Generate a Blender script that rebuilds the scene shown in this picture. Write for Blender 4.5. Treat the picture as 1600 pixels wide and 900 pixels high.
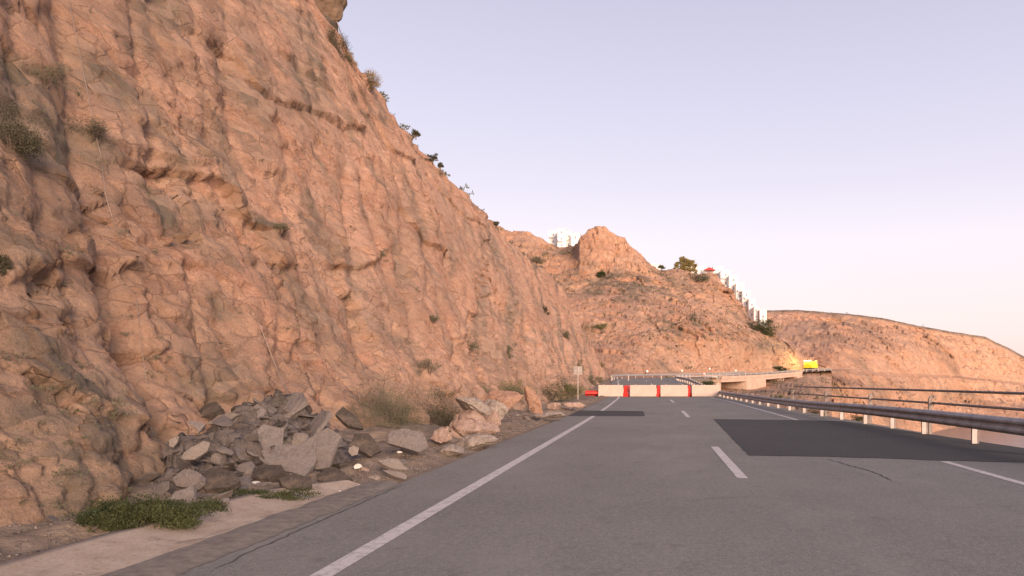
import bpy, bmesh, math, random
import numpy as np
from mathutils import Vector, Matrix, Euler
from mathutils.bvhtree import BVHTree

random.seed(7); RNG = np.random.default_rng(11)
for o in list(bpy.data.objects): bpy.data.objects.remove(o)
C = bpy.context.scene.collection
SC = bpy.context.scene
CAMH = 1.35; F = 1150.0; VX = 1024.0; VY = 594.0

# ------------------------------------------------------------- camera, sky, sun, exposure
cam = bpy.data.cameras.new('camera'); co = bpy.data.objects.new('camera', cam); C.objects.link(co)
co.location = (0, 0, CAMH); co.rotation_euler = (math.radians(90), 0, 0)
cam.sensor_width = 36; cam.lens = F/1600*36
cam.shift_x = (800-VX)/1600; cam.shift_y = (VY-450)/1600
cam.clip_start = .1; cam.clip_end = 60000
SC.camera = co
SC.view_settings.view_transform = 'Standard'; SC.view_settings.look = 'None'
SC.view_settings.exposure = 0.2; SC.view_settings.gamma = 1; SC.view_settings.use_curve_mapping = False

SUN_EL = math.radians(14); SUN_DIR = Vector((0.47, -0.88, 0.0)).normalized()*math.cos(SUN_EL) + Vector((0, 0, math.sin(SUN_EL)))
world = bpy.data.worlds.new('World'); SC.world = world; world.use_nodes = True
wn = world.node_tree; wn.nodes.clear()
def WN(t, **k):
    n = wn.nodes.new(t)
    for a, b in k.items(): setattr(n, a, b)
    return n
w_out = WN('ShaderNodeOutputWorld'); w_add = WN('ShaderNodeAddShader')
sky = WN('ShaderNodeTexSky', sky_type='NISHITA', sun_disc=False)
sky.sun_elevation = math.radians(3); sky.sun_rotation = math.atan2(SUN_DIR.x, SUN_DIR.y)
bg1 = WN('ShaderNodeBackground'); bg1.inputs[1].default_value = 0.05
wn.links.new(sky.outputs[0], bg1.inputs[0])
tc = WN('ShaderNodeTexCoord'); sx = WN('ShaderNodeSeparateXYZ'); wn.links.new(tc.outputs['Generated'], sx.inputs[0])
rp = WN('ShaderNodeValToRGB'); wn.links.new(sx.outputs[2], rp.inputs[0])
stops = [(0.0, (.77, .595, .585)), (.06, (.79, .67, .70)), (.18, (.79, .70, .79)), (.25, (.68, .62, .745)), (.34, (.595, .56, .70)), (.48, (.48, .46, .60)), (.75, (.38, .38, .53)), (1.0, (.28, .29, .45))]
el = rp.color_ramp.elements
while len(el) < len(stops): el.new(.5)
for e, (p, c) in zip(el, stops): e.position = p; e.color = (*c, 1)
bg2 = WN('ShaderNodeBackground'); bg2.inputs[1].default_value = 1.0
wn.links.new(rp.outputs[0], bg2.inputs[0])
wn.links.new(bg1.outputs[0], w_add.inputs[0]); wn.links.new(bg2.outputs[0], w_add.inputs[1]); wn.links.new(w_add.outputs[0], w_out.inputs[0])

sl = bpy.data.lights.new('sun', 'SUN'); sl.energy = 5.0; sl.angle = math.radians(24); sl.color = (1.0, .74, .56)
so = bpy.data.objects.new('sun', sl); C.objects.link(so)
so.rotation_euler = (-SUN_DIR).to_track_quat('-Z', 'Y').to_euler(); so.location = (40, -40, 40)

# ------------------------------------------------------------- numpy noise
_P = RNG.permutation(256).astype(np.int64); _P = np.concatenate([_P, _P, _P])
_G = RNG.normal(size=(256, 3)); _G /= np.linalg.norm(_G, axis=1)[:, None]
def pnoise(p):
    p = np.asarray(p, float); i = np.floor(p).astype(np.int64); f = p-i; i &= 255
    u = f*f*f*(f*(f*6-15)+10); r = 0
    for dx in (0, 1):
        for dy in (0, 1):
            for dz in (0, 1):
                h = _P[_P[_P[(i[..., 0]+dx) & 255]+((i[..., 1]+dy) & 255)]+((i[..., 2]+dz) & 255)]
                g = _G[h]; d = (f-np.array([dx, dy, dz]))
                w = (u[..., 0] if dx else 1-u[..., 0])*(u[..., 1] if dy else 1-u[..., 1])*(u[..., 2] if dz else 1-u[..., 2])
                r = r + w*(g*d).sum(-1)
    return r*1.5
def fbm(p, o=4, g=.5):
    a = 1; r = 0; q = np.array(p, float)
    for k in range(o):
        r = r+a*pnoise(q+k*17.3); a *= g; q = q*2.03
    return r
def cellular(p):
    """distance to nearest and second nearest feature point, id of nearest"""
    p = np.asarray(p, float); i = np.floor(p).astype(np.int64)
    d1 = np.full(p.shape[:-1], 9.); d2 = d1.copy(); idn = np.zeros(p.shape[:-1], np.int64); off = np.zeros(p.shape)
    for dx in (-1, 0, 1):
        for dy in (-1, 0, 1):
            for dz in (-1, 0, 1):
                c = i+np.array([dx, dy, dz]); m = c & 255
                h = _P[_P[_P[m[..., 0]]+m[..., 1]]+m[..., 2]]
                fp = c+.5+_G[h]*.45; v = p-fp; d = np.sqrt((v*v).sum(-1))
                n = d < d1
                d2 = np.where(n, d1, np.minimum(d2, d)); d1 = np.where(n, d, d1); idn = np.where(n, h, idn)
                off = np.where(n[..., None], v, off)
    return d1, d2, idn, off
def sstep(a, b, x):
    t = np.clip((x-a)/(b-a), 0, 1); return t*t*(3-2*t)
def facets(p, tilt=.9):
    """faceted blocks: every cell a randomly tilted plane"""
    d1, d2, idn, off = cellular(p)
    g = _G[(idn*7+3) & 255]
    return (off*g).sum(-1)*tilt + _G[(idn*5+1) & 255][..., 0]*.35, d2-d1

# ------------------------------------------------------------- helpers
def tag(o, label=None, cat=None, group=None, kind=None):
    if label: o['label'] = label
    if cat: o['category'] = cat
    if group: o['group'] = group
    if kind: o['kind'] = kind
    return o
def empty(name, loc=(0, 0, 0), rz=0):
    o = bpy.data.objects.new(name, None); C.objects.link(o); o.location = loc; o.rotation_euler = (0, 0, rz); o.empty_display_size = .2
    return o
def mesh_obj(name, verts, faces, mat, parent=None, smooth=False, uv=None):
    me = bpy.data.meshes.new(name)
    if isinstance(verts, np.ndarray) and isinstance(faces, np.ndarray):
        n, k = faces.shape
        me.vertices.add(len(verts)); me.vertices.foreach_set('co', verts.astype(np.float32).ravel())
        me.loops.add(n*k); me.loops.foreach_set('vertex_index', faces.astype(np.int32).ravel())
        me.polygons.add(n); me.polygons.foreach_set('loop_start', np.arange(0, n*k, k, dtype=np.int32))
        me.update(calc_edges=True)
    else:
        me.from_pydata([tuple(v) for v in verts], [], [tuple(f) for f in faces])
    if mat: me.materials.append(mat)
    if smooth: me.polygons.foreach_set('use_smooth', [True]*len(me.polygons))
    me.validate(); me.update()
    o = bpy.data.objects.new(name, me); C.objects.link(o)
    if parent: o.parent = parent
    return o
def bm_obj(name, bm, mat, parent=None, smooth=False):
    me = bpy.data.meshes.new(name); bmesh.ops.recalc_face_normals(bm, faces=bm.faces); bm.to_mesh(me); bm.free()
    if mat: me.materials.append(mat)
    if smooth: me.polygons.foreach_set('use_smooth', [True]*len(me.polygons))
    o = bpy.data.objects.new(name, me); C.objects.link(o)
    if parent: o.parent = parent
    return o
def grid_faces(nr, nc):
    i = np.arange((nr-1)*nc).reshape(nr-1, nc)[:, :-1].ravel()
    return np.stack([i, i+1, i+nc+1, i+nc], 1)
def attr(o, name, vals):
    a = o.data.attributes.new(name, 'FLOAT', 'POINT'); a.data.foreach_set('value', np.asarray(vals, np.float32).ravel())
def box(bm, x0, x1, y0, y1, z0, z1, bev=0, M=None):
    r = bmesh.ops.create_cube(bm, size=1)['verts']
    for v in r:
        v.co = Vector(((x0+x1)/2+v.co.x*(x1-x0), (y0+y1)/2+v.co.y*(y1-y0), (z0+z1)/2+v.co.z*(z1-z0)))
    if bev:
        es = list({e for v in r for e in v.link_edges})
        g = bmesh.ops.bevel(bm, geom=es, offset=bev, segments=2, affect='EDGES'); r = list({v for f in g['faces'] for v in f.verts} | {v for v in r if v.is_valid})
    if M:
        for v in r: v.co = M @ v.co
    return r
def tube(bm, pts, r, seg=8, cap=True):
    pts = [Vector(p) for p in pts]; rings = []
    for i, p in enumerate(pts):
        d = (pts[min(i+1, len(pts)-1)]-pts[max(i-1, 0)]).normalized()
        a = Vector((0, 0, 1)) if abs(d.z) < .9 else Vector((1, 0, 0))
        u = d.cross(a).normalized(); v = d.cross(u)
        rr = r[i] if isinstance(r, (list, tuple)) else r
        rings.append([bm.verts.new(p+(u*math.cos(t*2*math.pi/seg)+v*math.sin(t*2*math.pi/seg))*rr) for t in range(seg)])
    for a, b in zip(rings, rings[1:]):
        for t in range(seg): bm.faces.new((a[t], a[(t+1) % seg], b[(t+1) % seg], b[t]))
    if cap: bm.faces.new(rings[0]); bm.faces.new(rings[-1][::-1])
def W(px, py, D): return Vector(((px-VX)*D/F, D, CAMH-(py-VY)*D/F))
def G0(px, py, z=0.0):
    D = (CAMH-z)*F/(py-VY); return Vector(((px-VX)*D/F, D, z))

# ------------------------------------------------------------- materials
class NT:
    def __init__(s, name):
        s.m = bpy.data.materials.new(name); s.m.use_nodes = True; s.t = s.m.node_tree
        s.b = s.t.nodes['Principled BSDF']; s.b.inputs['Specular IOR Level'].default_value = .25
    def n(s, t, **k):
        n = s.t.nodes.new(t)
        for a, b in k.items(): setattr(n, a, b)
        return n
    def l(s, a, b): s.t.links.new(a, b)
    def coord(s): return s.n('ShaderNodeTexCoord').outputs['Object']
    def mapped(s, sc=(1, 1, 1), rot=(0, 0, 0)):
        m = s.n('ShaderNodeMapping'); m.inputs['Scale'].default_value = sc; m.inputs['Rotation'].default_value = rot; s.l(s.coord(), m.inputs[0]); return m.outputs[0]
    def noise(s, scale, detail=6, rough=.6, vec=None, dist=0):
        n = s.n('ShaderNodeTexNoise'); n.inputs['Scale'].default_value = scale; n.inputs['Detail'].default_value = detail; n.inputs['Roughness'].default_value = rough; n.inputs['Distortion'].default_value = dist
        s.l(vec if vec is not None else s.coord(), n.inputs['Vector']); return n.outputs['Fac']
    def ramp(s, fac, stops, interp='LINEAR'):
        r = s.n('ShaderNodeValToRGB'); e = r.color_ramp.elements; r.color_ramp.interpolation = interp
        while len(e) < len(stops): e.new(.5)
        for q, (p, c) in zip(e, stops): q.position = p; q.color = (*c, 1) if not isinstance(c, (int, float)) else (c, c, c, 1)
        s.l(fac, r.inputs[0]); return r.outputs[0]
    def mix(s, fac, a, b, mode='MIX'):
        m = s.n('ShaderNodeMix', data_type='RGBA', blend_type=mode)
        for v, i in ((fac, 0), (a, 6), (b, 7)):
            if isinstance(v, (int, float)): m.inputs[i].default_value = v
            elif isinstance(v, tuple): m.inputs[i].default_value = (*v, 1)
            else: s.l(v, m.inputs[i])
        return m.outputs[2]
    def math(s, op, a, b=0, clamp=False):
        m = s.n('ShaderNodeMath', operation=op); m.use_clamp = clamp
        for v, i in ((a, 0), (b, 1)):
            if isinstance(v, (int, float)): m.inputs[i].default_value = v
            else: s.l(v, m.inputs[i])
        return m.outputs[0]
    def attr(s, name): return s.n('ShaderNodeAttribute', attribute_name=name).outputs['Fac']
    def bump(s, h, strength=.5, dist=.1, prev=None):
        b = s.n('ShaderNodeBump'); b.inputs['Strength'].default_value = strength; b.inputs['Distance'].default_value = dist; s.l(h, b.inputs['Height'])
        if prev: s.l(prev, b.inputs['Normal'])
        return b.outputs[0]
    def fin(s, col, rough=.9, nrm=None, metal=0):
        if isinstance(col, tuple): s.b.inputs['Base Color'].default_value = (*col, 1)
        else: s.l(col, s.b.inputs['Base Color'])
        if isinstance(rough, (int, float)): s.b.inputs['Roughness'].default_value = rough
        else: s.l(rough, s.b.inputs['Roughness'])
        s.b.inputs['Metallic'].default_value = metal
        if nrm: s.l(nrm, s.b.inputs['Normal'])
        return s.m

def rock_material(name, k=1.0, pal=None, bumpd=.06, ysc=1.0, rot=0):
    """k = feature scale multiplier (bigger = finer)"""
    t = NT(name)
    pal = pal or [(.38, .175, .105), (.54, .265, .165), (.62, .36, .25), (.48, .22, .125)]
    v = t.mapped((1, ysc, 1))
    c = t.ramp(t.noise(.22*k, 5, .65, v, .4), [(.3, pal[0]), (.45, pal[1]), (.58, pal[2]), (.72, pal[3])])
    # near-vertical streaks of rust and pale clay
    vs = t.mapped((.9*k, .5*k, .13*k), (rot, 0, 0))
    c = t.mix(t.ramp(t.noise(1.0, 5, .7, vs, .6), [(.48, 0.0), (.66, .55)]), c, (.60, .36, .24))
    c = t.mix(t.ramp(t.noise(1.7, 5, .7, vs, .3), [(.52, 0.0), (.70, .55)]), c, (.36, .17, .075))
    # mottled small scale
    c = t.mix(t.ramp(t.noise(2.6*k, 6, .75, v), [(.42, 0.0), (.62, .5)]), c, (.34, .215, .15))
    c = t.mix(t.ramp(t.noise(6.5*k, 5, .8, v), [(.50, 0.0), (.72, .65)]), c, (.66, .42, .29))
    c = t.mix(t.ramp(t.noise(9*k, 4, .7, v, .8), [(.54, 0.0), (.66, .7)]), c, (.22, .105, .05))
    c = t.mix(t.ramp(t.noise(24*k, 4, .8, v), [(.42, .5), (.5, 0.0)]), c, (.25, .13, .075))
    c = t.mix(t.ramp(t.noise(20*k, 4, .8, t.mapped((1, 1, 1), (.5, .3, 0))), [(.54, 0.0), (.64, .45)]), c, (.74, .50, .37))
    # painted: grey-olive vegetation film with shade and lens falloff mixed in, dark crack fill
    st = t.math('MULTIPLY', t.math('MULTIPLY', t.attr('stain_shade'), 1.6), t.ramp(t.noise(1.6*k, 7, .75, v), [(.30, .35), (.52, 1.0)]), True)
    c = t.mix(st, c, t.mix(t.noise(5*k, 5, .7, v), (.09, .075, .048), (.215, .172, .135)))
    ck = t.attr('crack')
    c = t.mix(t.math('MULTIPLY', ck, .85, True), c, (.19, .09, .042))
    h = t.math('ADD', t.noise(1.3*k, 9, .74, v), t.math('MULTIPLY', t.noise(7*k, 7, .8, v), .5))
    vo = t.n('ShaderNodeTexVoronoi'); vo.feature = 'DISTANCE_TO_EDGE'; vo.inputs['Scale'].default_value = 1.4*k
    mp = t.n('ShaderNodeMix', data_type='VECTOR'); mp.inputs[0].default_value = .35
    nz = t.n('ShaderNodeTexNoise'); nz.inputs['Scale'].default_value = 1.1*k; nz.inputs['Detail'].default_value = 6; t.l(v, nz.inputs['Vector'])
    t.l(v, mp.inputs[4]); t.l(nz.outputs['Color'], mp.inputs[5]); t.l(mp.outputs[1], vo.inputs['Vector'])
    e = t.ramp(vo.outputs['Distance'], [(0.0, 0.0), (.035, 1.0)])
    gate = t.ramp(t.noise(.8*k, 3, .5, v), [(.5, 1.0), (.6, 0.0)])
    e2 = t.math('MAXIMUM', e, gate)
    c = t.mix(t.math('MULTIPLY', t.math('SUBTRACT', 1.0, e2), .55), c, (.17, .075, .035))
    v2 = t.n('ShaderNodeTexVoronoi'); v2.feature = 'DISTANCE_TO_EDGE'; v2.inputs['Scale'].default_value = 3.6*k
    m2 = t.n('ShaderNodeMix', data_type='VECTOR'); m2.inputs[0].default_value = .18; t.l(v, m2.inputs[4]); t.l(nz.outputs['Color'], m2.inputs[5]); t.l(m2.outputs[1], v2.inputs['Vector'])
    e3 = t.math('MAXIMUM', t.ramp(v2.outputs['Distance'], [(0.0, 0.0), (.05, 1.0)]), t.ramp(t.noise(1.3*k, 4, .6, v), [(.47, 1.0), (.56, 0.0)]))
    c = t.mix(t.math('MULTIPLY', t.math('SUBTRACT', 1.0, e3), .32), c, (.16, .08, .04))
    v3 = t.n('ShaderNodeTexVoronoi'); v3.feature = 'F1'; v3.inputs['Scale'].default_value = 3.6*k; t.l(m2.outputs[1], v3.inputs['Vector'])
    sp = t.n('ShaderNodeSeparateColor'); t.l(v3.outputs['Color'], sp.inputs[0])
    c = t.mix(t.math('MULTIPLY', sp.outputs[0], .38), c, (.60, .40, .28)); c = t.mix(t.math('MULTIPLY', sp.outputs[1], .16), c, (.28, .16, .10))
    h = t.math('ADD', h, t.math('MULTIPLY', sp.outputs[2], .12))
    n1 = t.bump(h, 1.0, bumpd*2.2); n2 = t.bump(t.math('MINIMUM', e2, e3), .6, bumpd*.6, n1)
    return t.fin(c, .95, n2)

M = {}
M['cliff'] = rock_material('cliff_rock', 1.0, ysc=.55, rot=.6)
M['hill'] = rock_material('hillside_rock', .28, [(.48, .215, .12), (.66, .325, .19), (.74, .44, .29), (.60, .27, .14)], .35)
M['head'] = rock_material('headland_rock', .13, [(.68, .31, .165), (.80, .41, .235), (.84, .50, .33), (.76, .36, .19)], .6)
def simple(name, c1, c2, scale=6, rough=.9, bump=.02, metal=0, detail=6, lo=.35, hi=.65):
    t = NT(name); n = t.noise(scale, detail, .7)
    c = t.ramp(n, [(lo, c1), (hi, c2)])
    return t.fin(c, rough, t.bump(t.noise(scale*3, 5, .7), .6, bump) if bump else None, metal)
def asphalt(name, base, worn, patchy=True):
    t = NT(name); v = t.coord()
    c = t.ramp(t.noise(.28, 5, .6, v), [(.35, base), (.65, worn)])
    c = t.mix(t.ramp(t.noise(1.1, 5, .65, t.mapped((1, .18, 1))), [(.45, 0.0), (.7, .35)]), c, tuple(x*.72 for x in base))
    c = t.mix(t.ramp(t.noise(16, 6, .9, v), [(.48, 0.0), (.60, .6)]), c, tuple(x*1.55 for x in worn))
    c = t.mix(t.ramp(t.noise(22, 6, .9, v), [(.38, .7), (.50, 0.0)]), c, tuple(x*.45 for x in base))
    c = t.mix(t.ramp(t.noise(60, 3, .8, v), [(.40, 0.0), (.62, .5)]), c, tuple(x*1.75 for x in worn))
    c = t.mix(t.ramp(t.noise(110, 2, .8, v), [(.5, 0.0), (.66, .55)]), c, tuple(x*.42 for x in base))
    if patchy:
        c = t.mix(t.ramp(t.noise(.5, 6, .72, t.mapped((1, .45, 1), (0, 0, .5))), [(.5, 0.0), (.68, .55)]), c, tuple(x*1.35 for x in worn))
        c = t.mix(t.ramp(t.noise(2.6, 6, .75, v), [(.56, 0.0), (.70, .4)]), c, tuple(x*.6 for x in base))
        # thin wandering cracks that run mostly across
        vo = t.n('ShaderNodeTexVoronoi'); vo.feature = 'DISTANCE_TO_EDGE'; vo.inputs['Scale'].default_value = .16
        nz = t.n('ShaderNodeTexNoise'); nz.inputs['Scale'].default_value = .9; nz.inputs['Detail'].default_value = 7; t.l(v, nz.inputs['Vector'])
        mp = t.n('ShaderNodeMix', data_type='VECTOR'); mp.inputs[0].default_value = .5; t.l(v, mp.inputs[4]); t.l(nz.outputs['Color'], mp.inputs[5]); t.l(mp.outputs[1], vo.inputs['Vector'])
        e = t.ramp(vo.outputs['Distance'], [(0.0, .25), (.004, 0.0)])
        c = t.mix(t.math('MULTIPLY', e, t.ramp(t.noise(.35, 2, .5, v), [(.5, 0.0), (.6, 1.0)])), c, (.05, .045, .042))
    return t.fin(c, .88, t.bump(t.noise(70, 4, .8, v), .5, .008))
M['asphalt'] = asphalt('worn_asphalt', (.138, .130, .116), (.198, .187, .166))
M['asphalt_new'] = asphalt('fresh_asphalt', (.040, .038, .037), (.056, .053, .050), False)
def paint():
    t = NT('road_paint'); v = t.coord()
    w = t.ramp(t.noise(9, 7, .8, v), [(.32, 0.0), (.52, 1.0)])
    c = t.mix(w, (.22, .20, .19), t.mix(t.noise(2, 4, .6, v), (.50, .46, .43), (.60, .55, .52)))
    return t.fin(c, .8, t.bump(t.noise(70, 4, .8, v), .4, .005))
M['paint'] = paint()
def conc():
    t = NT('sandy_concrete'); v = t.coord()
    c = t.ramp(t.noise(2.5, 7, .7, v), [(.35, (.38, .29, .215)), (.65, (.50, .40, .315))])
    c = t.mix(t.ramp(t.noise(3.2, 7, .78, v), [(.54, 0.0), (.66, .75)]), c, (.17, .13, .10))
    c = t.mix(t.ramp(t.noise(1.1, 6, .7, t.mapped((3, .5, 1))), [(.55, 0.0), (.7, .6)]), c, (.20, .16, .135))
    c = t.mix(t.ramp(t.noise(45, 4, .85, v), [(.36, .6), (.47, 0.0)]), c, (.18, .14, .11))
    return t.fin(c, .92, t.bump(t.noise(22, 7, .75, v), .6, .02))
M['concrete'] = conc()
M['dirt'] = simple('stony_dirt', (.13, .098, .072), (.29, .22, .165), 3.0, 1, .08, lo=.3, hi=.7)
M['dirt'] .name = 'stony_dirt'
def slabmat(name, a, b):
    t = NT(name); v = t.coord()
    c = t.ramp(t.noise(4, 7, .75, v), [(.35, a), (.62, b)])
    c = t.mix(t.ramp(t.noise(38, 4, .85, v), [(.54, 0.0), (.64, .45)]), c, tuple(x*1.6 for x in b))
    c = t.mix(t.ramp(t.noise(30, 4, .85, t.mapped((1, 1, 1), (.4, 0, .6))), [(.36, .6), (.46, 0.0)]), c, tuple(x*.5 for x in a))
    c = t.mix(t.ramp(t.noise(2.2, 5, .7, v), [(.52, 0.0), (.66, .6)]), c, (.20, .145, .105))
    return t.fin(c, .95, t.bump(t.noise(14, 8, .8, v), .9, .04))
M['slab'] = slabmat('broken_asphalt', (.15, .127, .117), (.25, .217, .20))
M['slab_pale'] = slabmat('pale_slab', (.19, .16, .142), (.29, .25, .222))
M['slab_dark'] = slabmat('tar_slab', (.05, .04, .034), (.10, .082, .07))
def rockmat2(name, a, b):
    t = NT(name); v = t.coord()
    c = t.ramp(t.noise(3, 8, .75, v, .5), [(.34, a), (.64, b)])
    c = t.mix(t.ramp(t.noise(14, 6, .8, v), [(.52, 0.0), (.66, .7)]), c, tuple(min(.8, x*1.5) for x in b))
    c = t.mix(t.ramp(t.noise(9, 6, .8, v, 1.0), [(.36, .8), (.46, 0.0)]), c, tuple(x*.42 for x in a))
    return t.fin(c, .95, t.bump(t.noise(7, 9, .78, v), 1.0, .10))
M['boulder'] = rockmat2('pink_boulder', (.33, .215, .165), (.50, .36, .29))
M['boulder_or'] = rockmat2('orange_boulder', (.36, .19, .125), (.50, .31, .215))
M['boulder_grey'] = rockmat2('grey_boulder', (.28, .225, .19), (.44, .365, .31))
M['chalk'] = simple('chalk_stone', (.46, .42, .37), (.62, .58, .52), 9, .9, .01)
M['steel'] = simple('galvanised_steel', (.27, .25, .24), (.44, .42, .405), 3, .6, .002, .1)
M['steel_post'] = simple('post_steel', (.40, .35, .32), (.58, .50, .46), 5, .6, .002, .1)
M['pipe'] = simple('weathered_pipe', (.16, .13, .115), (.27, .225, .20), 5, .6, .002, .4)
M['plastic_w'] = simple('white_barrier_plastic', (.50, .395, .325), (.58, .46, .385), 2.2, .6, .003)
M['plastic_r'] = simple('red_barrier_plastic', (.55, .022, .018), (.72, .04, .03), 3, .5, .003)
M['dark'] = simple('gap_shade', (.03, .026, .022), (.05, .04, .035), 4, .9, 0)
M['sign_back'] = simple('grey_sign_back', (.32, .27, .24), (.40, .35, .31), 4, .5, 0, .3)
M['white_wall'] = simple('white_render', (.80, .78, .74), (.86, .84, .80), .8, .9, .005)
M['glass'] = simple('window_glass', (.24, .24, .24), (.36, .35, .34), 2, .2, 0)
M['red_roof'] = simple('red_canopy', (.42, .05, .05), (.55, .08, .07), 3, .8, 0)
M['bridge'] = simple('bridge_concrete', (.46, .32, .24), (.60, .44, .34), .6, .9, .02)
M['bark'] = simple('bark', (.12, .085, .06), (.2, .15, .11), 8, .95, .02)
M['yellow'] = simple('yellow_paint', (.80, .58, .02), (.88, .68, .04), 2, .4, 0)
M['tyre'] = simple('rubber', (.02, .02, .02), (.035, .035, .035), 6, .8, 0)
M['wire'] = simple('steel_wire', (.28, .22, .18), (.38, .31, .26), 10, .5, 0, .4)
def leafmat(name, a, b, sc=3.0):
    t = NT(name)
    r = t.n('ShaderNodeObjectInfo')
    c = t.ramp(t.noise(sc, 3, .7), [(.35, a), (.65, b)])
    t.b.inputs['Subsurface Weight'].default_value = 0
    return t.fin(c, .8)
M['leaf_green'] = leafmat('green_leaves', (.026, .036, .014), (.066, .074, .028))
M['leaf_grey'] = leafmat('grey_scrub', (.085, .082, .05), (.165, .15, .10))
M['leaf_dark'] = leafmat('dark_scrub', (.045, .042, .024), (.11, .095, .06))
M['leaf_olive'] = leafmat('olive_scrub', (.085, .085, .03), (.17, .155, .065))
M['leaf_tan'] = leafmat('tan_scrub', (.20, .15, .09), (.33, .24, .14))
def sea():
    t = NT('sea_water'); v = t.mapped((1, 1, 1))
    return t.fin((.05, .06, .07), .22, t.bump(t.noise(.25, 6, .6, v), .35, .5))
M['sea'] = sea(); M['sea'].node_tree.nodes['Principled BSDF'].inputs['Specular IOR Level'].default_value = .6
def emis(name, c, s):
    t = NT(name); t.b.inputs['Emission Color'].default_value = (*c, 1); t.b.inputs['Emission Strength'].default_value = s
    return t.fin(c, .5)
M['lamp_y'] = emis('lit_amber_lamp', (1.0, .80, .08), 6); M['lamp_w'] = emis('lit_white_lamp', (1, .93, .70), 9)
M['lamp_red'] = emis('lit_red_lamp', (1, .25, .2), 3)

# ------------------------------------------------------------- THE CLIFF (road cut on the left)
BX = 6.3; S = .5
def facept(px, py):
    D = (-BX-S*CAMH)/((px-VX)/F-S*(py-VY)/F)
    return D, CAMH-(py-VY)*D/F
rim_pts = [(0, 24), (20, 24), (30, 23.5), (34.2, 21.5), (35.6, 19.3), (36.6, 17.2)]
for q in [(600, 143), (640, 193), (700, 268), (740, 312), (780, 353), (822, 396), (877, 443)]: rim_pts.append(facept(*q))
rim_pts.append((200, 17))
rx, rz = zip(*rim_pts)
NY, NH = 900, 330
yy = 2.0*np.exp(np.linspace(0, 1, NY)*math.log(116/2.0)); yy = np.concatenate([yy-0, np.linspace(117, 150, 14)]); NY = len(yy)
tt = np.linspace(0, 1, NH)**1.25
Y, T = np.meshgrid(yy, tt); rim = np.interp(Y, rx, rz) + .5*fbm(np.stack([Y*.35, Y*0, Y*0+3.3], -1), 4) + .22*pnoise(np.stack([Y*1.6, Y*0+9, Y*0], -1))
Z = -1.0+T*(rim+1.0)
p3 = np.stack([Z*S*.3, Y, Z], -1)
bx = BX + .35*pnoise(np.stack([Y*.12, Y*0+5, Z*0], -1)) - .6*sstep(12, 4, Y)
bx = bx+np.maximum(0, Y-113.0)*2.2
near = sstep(30, 8, Y)
disp = 0
lean = (9.0/(BX+S*np.maximum(Z, 0)))**.62
wy = Y*lean + .9*pnoise(np.stack([Y*.12, Z*.12, Y*0+2], -1))
q3 = np.stack([Z*S*.3, wy*.5, Z], -1)
def fold(x, seed, sharp=1.0):
    """rounded buttresses with narrow recesses between them"""
    n = pnoise(np.stack([x, Z*.035, Y*0+seed], -1))
    return 1-2.4*np.exp(-(np.abs(n)/.16*sharp)**1.1)*.5
disp = disp+.42*fbm(np.stack([wy*.17, Z*.045, Y*0+1], -1), 3, .45)
disp = disp+.36*fold(wy*.26, 8.3)*(.45+.55*sstep(-.3, .3, fbm(q3*.12+15, 2)))
disp = disp+.13*fold(wy*.6, 21.7)
warp = .30*np.stack([fbm(q3*.9+1, 3), fbm(q3*.9+7, 3), fbm(q3*.9+3, 3)], -1)
f1, e1 = facets(q3*np.array([.4, .42, .30])+warp*.8, .9)
f2, e2 = facets(q3*np.array([.8, 1.0, .85])+warp, .9)
f3, e3 = facets(q3*np.array([2.4, 2.6, 2.4])+warp*1.5, .9)
f4, e4 = facets(q3*np.array([6.0, 6.5, 6.0])+warp*2, .9)
rough_zone = sstep(-.25, .35, fbm(q3*.16+20, 3)+.45*sstep(6, 0, Z)+.35*near)
disp = disp+.20*f1+.085*f2+(.018+.05*rough_zone)*f3+.03*f4*(.3+rough_zone)+.05*f4*sstep(2.5, 0, Z)
disp = disp+.07*fbm(q3*1.2, 5)+.03*fbm(q3*6, 3)*(.4+rough_zone)
zs = (Z+.16*Y+.7*fbm(p3*.35+9, 3))*.62
saw = zs-np.floor(zs); led = (sstep(0, .12, saw)-saw)
disp = disp+.06*led*sstep(0, .35, fbm(p3*.14+31, 2)+.12+.3*near)
crack = np.zeros_like(Y)
crack = np.maximum(crack, .45*sstep(.03, .0, e1)*sstep(-.05, .25, fbm(p3*.5+40, 2)))
crack = np.maximum(crack, .4*sstep(.03, .0, e2)*sstep(.0, .3, fbm(p3*.4+50, 2)+.1*rough_zone))
disp = disp-.05*sstep(.06, 0, e1)*sstep(-.1, .25, fbm(p3*.5+40, 2))-.03*sstep(.06, 0, e2)*rough_zone
def poly_dist(pts):
    P = [facept(*q) for q in pts]; best = np.full(Y.shape, 1e9); sd = np.zeros(Y.shape); sc = Y/F*10  # 10px in metres
    for (y0, z0), (y1, z1) in zip(P, P[1:]):
        k = 2.2  # y is foreshortened: compare in image-like units
        ax, az = (y0)/k, z0; dx, dz = (y1-y0)/k, z1-z0; L = dx*dx+dz*dz+1e-9
        u = np.clip(((Y/k-ax)*dx+(Z-az)*dz)/L, 0, 1); qx = ax+u*dx; qz = az+u*dz
        d = np.hypot(Y/k-qx, Z-qz); s = dx*(Z-az)-dz*(Y/k-ax)
        m = d < best; best = np.where(m, d, best); sd = np.where(m, np.sign(s)*d, sd)
    return best, sd
wob = .10*fbm(p3*1.5+60, 3)
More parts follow.
